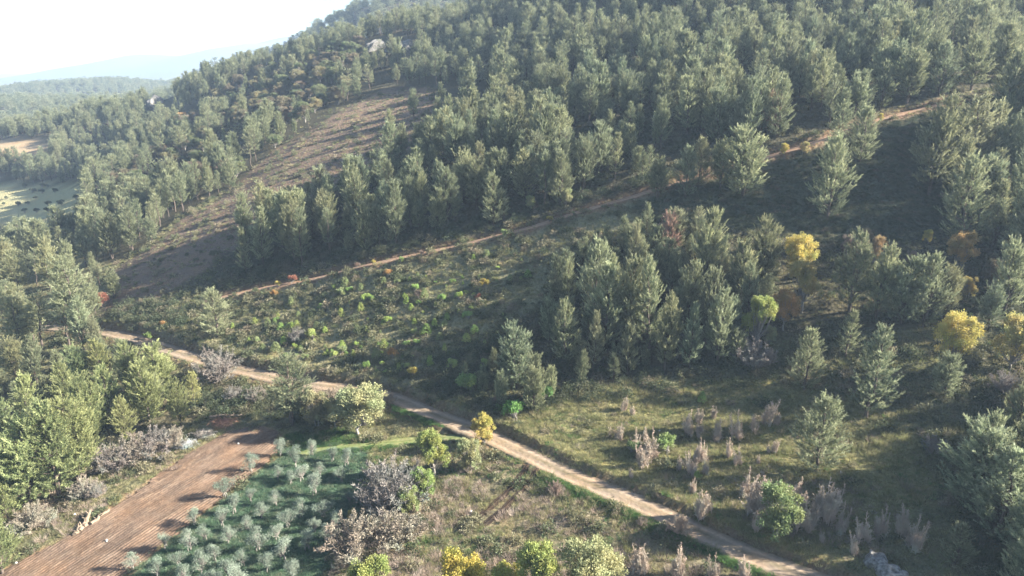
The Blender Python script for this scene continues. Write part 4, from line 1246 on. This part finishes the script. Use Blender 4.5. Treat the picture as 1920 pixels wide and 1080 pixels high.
# ------------------------------------------------------------------ rocks, stones, timber
def rock_mesh(name, seed, size, mat, rough=0.35, sub=3):
    import bmesh
    g2 = np.random.default_rng(seed)
    bm = bmesh.new(); bmesh.ops.create_icosphere(bm, subdivisions=sub, radius=1.0)
    V = np.array([v.co[:] for v in bm.verts]); T = np.array([[v.index for v in f.verts] for f in bm.faces]); bm.free()
    nrm = unit(g2.normal(size=(9, 3))); dd = g2.uniform(0.55, 0.95, 9)
    for a, b in zip(nrm, dd):     # broken flat faces
        k = V @ a; V -= np.maximum(k - b, 0)[:, None] * a
    V += unit(V) * rough * (fbm(V[:, 0] * 2 + V[:, 2] * 1.7, V[:, 1] * 2 - V[:, 2], seed, 3))[:, None]
    return new_mesh(name, V * np.array(size), T, mat=mat)


def rock_at(u, v, size, lab, mat, seed, group=None, sink=0.25, name='rock'):
    p = place(ground_at(u, v), 0)[0]
    o = link(name, rock_mesh(name, seed, size, mat, sub=4 if max(size) > 1.5 else 2), loc=(p[0], p[1], p[2] + size[2] * (1 - 2 * sink) * 0.5))
    o.rotation_euler[2] = seed * 1.3
    return tag(o, lab, 'rock' if name == 'rock' else 'stone', group)


rock_at(1640, 1062, (2.1, 1.3, 1.1), 'whitish broken rock mound in the shade at the roadside thicket', ROCK, 1)
rock_at(1672, 1085, (1.7, 1.2, 0.9), 'lower grey white rock next to the whitish rock mound', ROCK, 2)
for i, (u, v, sz) in enumerate([(314, 180, (7, 5, 8)), (294, 198, (7, 4, 5))]):
    rock_at(u, v, sz, ['pale limestone crag rising from the trees on the left ridge', 'lower pale crag below the tall one on the left ridge'][i], ROCK, 5 + i)
for i, (u, v, sz) in enumerate([(705, 92, (7, 4, 4.5)), (738, 96, (6, 4, 4)), (766, 94, (4, 3, 3.5))]):
    rock_at(u, v, sz, ['broad pale limestone outcrop among trees above the brown clearing', 'middle limestone outcrop beside the broad one', 'small limestone outcrop at the end of the row above the clearing'][i], ROCK, 8 + i)
STONES = [(140, 965, 'white stone in the grass between thicket and ploughed field'), (200, 1014, 'white stone lying on the ploughed furrows'), (30, 1056, 'white stone at the corner of the ploughed field near the pine'),
          (883, 960, 'white stone in the dry brush beside the wheel ruts'), (481, 561, 'white stone on the scrub slope below the end of the reddish track'), (1577, 886, 'pale stone in the sunlit meadow grass beside the broad pine'),
          (447, 832, 'pale stone at the top of the ploughed field'), (1237, 808, 'small stone in the meadow among the dry stems')]
for i, (u, v, lab) in enumerate(STONES):
    s = g.uniform(0.2, 0.32)
    rock_at(u, v, (s, s * 0.8, s * 0.7), lab, STONE, 20 + i, name='stone')


def log_at(u0, v0, u1, v1, r, lab, mat, lift0=0.1, lift1=0.1, group=None):
    a, b = place(ground_at([u0, u1], [v0, v1]), 0)
    a[2] += r * .7 + lift0; b[2] += r * .7 + lift1
    ac = Acc()
    t = np.linspace(0, 1, 9)[:, None]
    g2 = np.random.default_rng(int(u0))
    P = (b - a) * t + np.concatenate([np.zeros((1, 3)), g2.normal(size=(7, 3)) * r * .35, np.zeros((1, 3))])
    R = r * (1.1 - .35 * t[:, 0]) * g2.uniform(0.85, 1.15, 9)
    ac.tube(P, R, 9)
    for e in (0, 8):   # sawn ends
        ac.add(np.concatenate([ac.V[0][e * 9:e * 9 + 9], P[e:e + 1]]), T=[[i, (i + 1) % 9, 9] if e else [(i + 1) % 9, i, 9] for i in range(9)])
    for k in range(3):  # branch stubs
        q = P[2 + 2 * k]; d = unit(np.cross(b - a, g2.normal(size=3)))
        d[2] = abs(d[2])
        ac.tube(np.array([q, q + d * r * 2.6]), np.array([r * .35, r * .25]), 6)
    return tag(link('log', ac.mesh('log', mat, True), loc=tuple(a)), lab, 'log', group)


for k, (a, l0, l1) in enumerate([((150, 998, 168, 968), 0, 0.5), ((158, 990, 172, 966), 0.1, 0.6), ((170, 985, 205, 958), 0, 0.1), ((140, 1004, 160, 985), 0, 0.2)]):
    log_at(*a, 0.26, ['pale cut log propped on the field edge', 'second pale log leaning against the propped one', 'long pale log lying along the field edge', 'short pale log at the lower end of the log heap'][k], LOGWOOD, l0, l1)
log_at(395, 790, 455, 783, 0.22, 'long pale trunk lying on the reddish brush heap', LOGWOOD, 0.7, 0.4)


def brush_heap(u, v, R, H, c, lab, n=260):
    p = place(ground_at(u, v), 0)[0]
    g2 = np.random.default_rng(int(u))
    root = bpy.data.objects.new('brush_heap', None); root.location = p; COL.objects.link(root)
    st = Acc(); tw = Acc()
    for i in range(60):
        a = g2.uniform(0, 6.28); q = np.array([g2.normal() * R * .45, g2.normal() * R * .3, g2.uniform(0.05, H * .8)]); d = np.array([math.cos(a), math.sin(a), g2.normal() * .35])
        st.tube(np.array([q - d * .7, q + g2.normal(size=3) * .08, q + d * .7]), np.array([.035, .025, .012]), 4)
    B = g2.normal(size=(n * 8, 3)) * np.array([R * .45, R * .3, H * .3]); B[:, 2] = np.abs(B[:, 2]) + .1
    tw.blades(B, g2.normal(size=B.shape) + np.array([0, 0, .5]), g2.uniform(.25, .6, len(B)), np.full(len(B), .014), g2)
    for nm, ac in (('branches', st), ('twigs', tw)):
        o = link(nm, ac.mesh('brush_' + nm, TWIG), root); o.color = (*c, 1)
    return tag(root, lab, 'brush heap')


brush_heap(422, 798, 2.6, 1.6, (0.40, 0.20, 0.13), 'reddish heap of cut branches at the head of the ploughed field')
brush_heap(385, 818, 1.6, 1.2, (0.36, 0.30, 0.25), 'grey brown brush heap below the reddish one')
brush_heap(350, 838, 1.5, 1.3, (0.40, 0.38, 0.36), 'grey heap of dead branches at the side of the ploughed field')

# small orchard bushes on the far valley plots
for i in range(22):
    u, v = g.uniform(-20, 150), g.choice([352, 362, 374, 386, 398]) + g.normal()
    p = place(ground_at(u, v), 0)[0]
    tag(plant('orchard_bush', ('stems', 'foliage'), BUSHES[i % 3], p, g.uniform(1.8, 2.8), 1.2, colour=(0.10, 0.11, 0.06)), 'small dark bush in rows on the pale valley plot beyond the pines', 'bush', 'bushes on the valley plot')

# ------------------------------------------------------------------ ground cover that nobody could count
def tuft(seed, mat, n, H, R, W, spread, name):
    g2 = np.random.default_rng(seed); ac = Acc()
    a = g2.uniform(0, 6.28, n); r = R * np.sqrt(g2.random(n))
    B = np.stack([np.cos(a) * r, np.sin(a) * r, np.full(n, -0.03)], 1)
    D = np.stack([np.cos(a) * spread, np.sin(a) * spread, np.ones(n)], 1) + g2.normal(size=(n, 3)) * 0.25
    ac.blades(B, D, H * g2.uniform(0.5, 1.0, n), np.full(n, W), g2, g2.random(n))
    return bpy.data.objects.new(name, ac.mesh(name, mat))


def low_bush(seed, mat, n, H, R, leaf, name):
    g2 = np.random.default_rng(seed); ac = Acc()
    d = unit(g2.normal(size=(n, 3))); d[:, 2] = np.abs(d[:, 2])
    lump = 1 + 0.35 * np.sin(d[:, 0] * 5 + seed) * np.sin(d[:, 1] * 5 + seed * 2)
    B = d * np.array([R, R, H]) * (g2.random((n, 1)) ** 0.35) * lump[:, None]
    ac.blades(B, d + g2.normal(size=(n, 3)) * 0.6, g2.uniform(.7, 1.3, n) * leaf, g2.uniform(.2, .36, n) * leaf, g2, g2.random(n), quad=True)
    return bpy.data.objects.new(name, ac.mesh(name, mat))


T_DRY = [tuft(400 + i, DRYGRASS, 60, 0.42, 0.36, 0.013, 0.45, 'dry_tuft') for i in range(3)]
T_GREEN = [tuft(410 + i, GREENGRASS, 70, 0.34, 0.34, 0.016, 0.4, 'green_tuft') for i in range(2)]
T_GROVE = [tuft(420 + i, GROVEGRASS, 70, 0.30, 0.36, 0.016, 0.45, 'grove_tuft') for i in range(2)]
B_SCRUB = [low_bush(430 + i, SCRUB, 260, 0.55, 0.55, 0.14, 'scrub_clump') for i in range(4)]
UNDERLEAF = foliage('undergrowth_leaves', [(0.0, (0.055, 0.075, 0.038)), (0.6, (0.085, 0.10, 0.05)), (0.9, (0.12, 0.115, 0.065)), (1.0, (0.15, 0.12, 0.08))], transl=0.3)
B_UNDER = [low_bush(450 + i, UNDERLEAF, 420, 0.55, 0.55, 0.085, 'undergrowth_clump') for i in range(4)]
TWIGS = foliage('brush_twigs', [(0.0, (0.24, 0.19, 0.15)), (0.6, (0.32, 0.24, 0.18)), (1.0, (0.38, 0.31, 0.26))], transl=0.05)
T_WEED = [tuft(440 + i, TWIGS, 90, 0.85, 0.45, 0.011, 0.6, 'weed_tuft') for i in range(3)]


def cover(polys, dens, jit=12, excl=(), seed=1, road_gap=0.25, clump=None, region=(-118, 128, 56, 235), dmax=240, umargin=150):
    g2 = np.random.default_rng(seed)
    x0, x1, y0, y1 = region
    n = int((x1 - x0) * (y1 - y0) * dens)
    X = g2.uniform(x0, x1, n); Y = g2.uniform(y0, y1, n)
    if clump:
        k = fbm(X / clump[0], Y / clump[0], seed, 3) > clump[1]
        X, Y = X[k], Y[k]
    Z = height(X, Y)
    u, v, d = project(np.stack([X, Y, Z], -1))
    k = (u > -umargin) & (u < 1920 + umargin) & (v < 1080 + umargin) & (d < dmax)
    X, Y, u, v = X[k], Y[k], u[k], v[k]
    ju = u + g2.normal(size=len(u)) * jit; jv = v + g2.normal(size=len(u)) * jit * .6
    k = np.zeros(len(X), bool)
    for p in polys: k |= inpoly(ju, jv, p)
    for p in excl: k &= ~inpoly(u, v, p)
    X, Y = X[k], Y[k]
    k = np.ones(len(X), bool)
    for nm, L, hw, _ in LINES:
        k &= line_dist(X, Y, L)[0] > hw + (road_gap if nm != 'lane' else -0.3)
    for L in RUTS:
        k &= line_dist(X, Y, L)[0] > 0.55
    X, Y = X[k], Y[k]
    return np.stack([X, Y, land(X, Y)], 1)


def spread(name, P, sources, lo, hi, label, cat, seed=1, flat=(0.8, 1.2), power=1.6):
    g2 = np.random.default_rng(seed)
    n = len(P)
    s = lo + (hi - lo) * g2.random(n) ** power
    print(name, n)
    return scatter(name, P, g2.uniform(0, 6.28, n), np.stack([s, s, s * g2.uniform(*flat, n)], 1), g2.integers(0, len(sources), n), [sources], label, cat)


ALL = [[(-150, 500), (2070, -100), (2070, 1230), (-150, 1230)]]
WOODS = [FOREST_HILL, FOREST_RIDGE, FOREST_FRONT, FOREST_LEFT, CLUSTER, RIGHT_WOOD, CORNER_WOOD]
spread('dry_grass', np.concatenate([cover([MEADOW], 5.0, seed=51, road_gap=-0.2), cover([BRUSH], 2.6, seed=52, road_gap=-0.2, clump=(3.0, -0.25)), cover([SLOPE], 2.2, seed=53, excl=[SHADE_TONED_SLOPE]),
                                    cover([CLEARING], 0.3, seed=54, dmax=300, region=(-140, 60, 150, 300)), cover(ALL, 1.3, seed=55, excl=WOODS + [FIELD, GROVE, MEADOW, SLOPE, BRUSH, CLEARING]), cover([RIGHT_SCRUB], 1.2, seed=56)]),
       T_DRY, 0.55, 2.3, 'yellowish dry grass over the meadow and slopes', 'grass', 5, power=3.5)
spread('scrub', np.concatenate([cover([SLOPE], 1.25, seed=61, clump=(5.0, -0.30), excl=[SHADE_TONED_SLOPE]), cover([RIGHT_SCRUB, CLUSTER, RIGHT_WOOD], 1.1, seed=62, clump=(6.0, -0.25)), cover([BRUSH], 0.30, seed=63), cover([MEADOW], 0.10, seed=64),
                                cover([FOREST_HILL, FOREST_FRONT, FOREST_LEFT, CORNER_WOOD], 0.35, seed=65, dmax=215), cover([CLEARING], 0.15, seed=66, dmax=300, region=(-140, 60, 150, 300)),
                                cover(ALL, 0.25, seed=67, excl=WOODS + [FIELD, GROVE, MEADOW, SLOPE, BRUSH, CLEARING])]),
       B_SCRUB, 0.45, 2.3, 'low dark green scrub covering the open slopes', 'scrub', 6, power=3.2)
spread('shade_toned_scrub', cover([SHADE_TONED_SLOPE], 2.2, seed=77, road_gap=0.9), B_UNDER, 0.6, 1.5, 'dense low brush on the steep upper slope, coloured dark to stand for its shade', 'scrub', 12)  # darker leaves replace grass and scrub here, painting in the slope's shade
# taller undergrowth along the wood edges
UNDER = [(395, 530), (440, 500), (640, 466), (800, 430), (1000, 385), (1200, 335), (1300, 312), (1300, 328), (1200, 360), (1000, 416), (800, 463), (640, 500), (440, 545)]
FOOT = [(880, 640), (1020, 600), (1060, 690), (1250, 690), (1440, 650), (1450, 720), (1250, 730), (1000, 770), (900, 790), (760, 735), (800, 690)]
BANK = [(190, 590), (300, 560), (360, 590), (300, 640), (200, 620)]
NEARROAD = [(370, 740), (480, 715), (640, 745), (720, 760), (640, 800), (540, 800), (440, 790), (380, 790)]
spread('undergrowth', np.concatenate([cover([UNDER], 0.5, seed=71, road_gap=1.3), cover([FOOT], 0.55, seed=72, road_gap=1.4, clump=(4.0, -0.15)), cover([BANK, NEARROAD], 0.6, seed=73, road_gap=1.6), cover([CORNER_WOOD], 0.4, seed=74), cover([FOREST_HILL, RIGHT_WOOD], 0.07, seed=75, road_gap=1.5)]),
       B_UNDER, 1.3, 3.2, 'dark leafy undergrowth along the wood edges', 'undergrowth', 7, (0.8, 1.3))
VERGE = [[(735, 757), (812, 788), (835, 800), (800, 800), (735, 775)], [(1000, 876), (1090, 912), (1180, 955), (1270, 1000), (1480, 1085), (1420, 1085), (1250, 1010), (1120, 950), (1000, 900)], [(540, 815), (640, 805), (700, 830), (560, 845), (525, 835)]]
spread('green_grass', np.concatenate([cover(VERGE, 14.0, seed=81, jit=4, road_gap=-0.1), cover([BRUSH], 1.3, seed=82, clump=(4.0, 0.0)), cover([MEADOW], 0.8, seed=83, clump=(5.0, 0.05)), cover([LANE + [(600, 850), (740, 840), (850, 830)]], 6, seed=84, jit=5)]),
       T_GREEN, 0.7, 1.5, 'fresh green grass on the verges', 'grass', 8)
spread('grove_grass', cover([GROVE], 8.0, seed=85, jit=6), T_GROVE, 0.6, 1.5, 'blue green grass under the olive trees', 'grass', 9)
WEEDS = [[(740, 920), (860, 890), (920, 900), (860, 990), (740, 1010)], [(960, 930), (1060, 910), (1050, 990), (950, 990)], [(620, 1040), (1150, 1030), (1400, 1080), (1400, 1200), (600, 1200)]]
spread('dry_weeds', np.concatenate([cover(WEEDS, 1.1, seed=86), cover([MEADOW], 0.05, seed=87), cover([[(1380, 900), (1600, 900), (1720, 960), (1600, 1060), (1400, 990)]], 0.6, seed=88), cover([BRUSH], 0.15, seed=89),
                                   cover([[(40, 930), (200, 920), (330, 840), (340, 860), (180, 980), (40, 1040)]], 0.5, seed=90)]),
       T_WEED, 0.6, 1.5, 'brown and grey dead weeds in the rough ground', 'weeds', 10)

# ------------------------------------------------------------------ haze in the valley air
hb = np.array([[x, y, z] for z in (-60, 190) for y in (-250, 6900) for x in (-4400, 4400)], float)
HQ = [(0, 2, 3, 1), (4, 5, 7, 6), (0, 1, 5, 4), (2, 6, 7, 3), (0, 4, 6, 2), (1, 3, 7, 5)]
mh, nt, out = mat_base('valley_haze')
pv_ = nt.nodes.new('ShaderNodeVolumePrincipled')
pv_.inputs['Color'].default_value = (0.58, 0.76, 1.0, 1)
pv_.inputs['Density'].default_value = 0.00021
pv_.inputs['Anisotropy'].default_value = 0.1
nt.links.new(pv_.outputs[0], out.inputs['Volume'])
hz = link('haze', new_mesh('haze', hb, Q=np.array(HQ), mat=mh))
tag(hz, 'pale haze hanging in the valley air', kind='stuff')
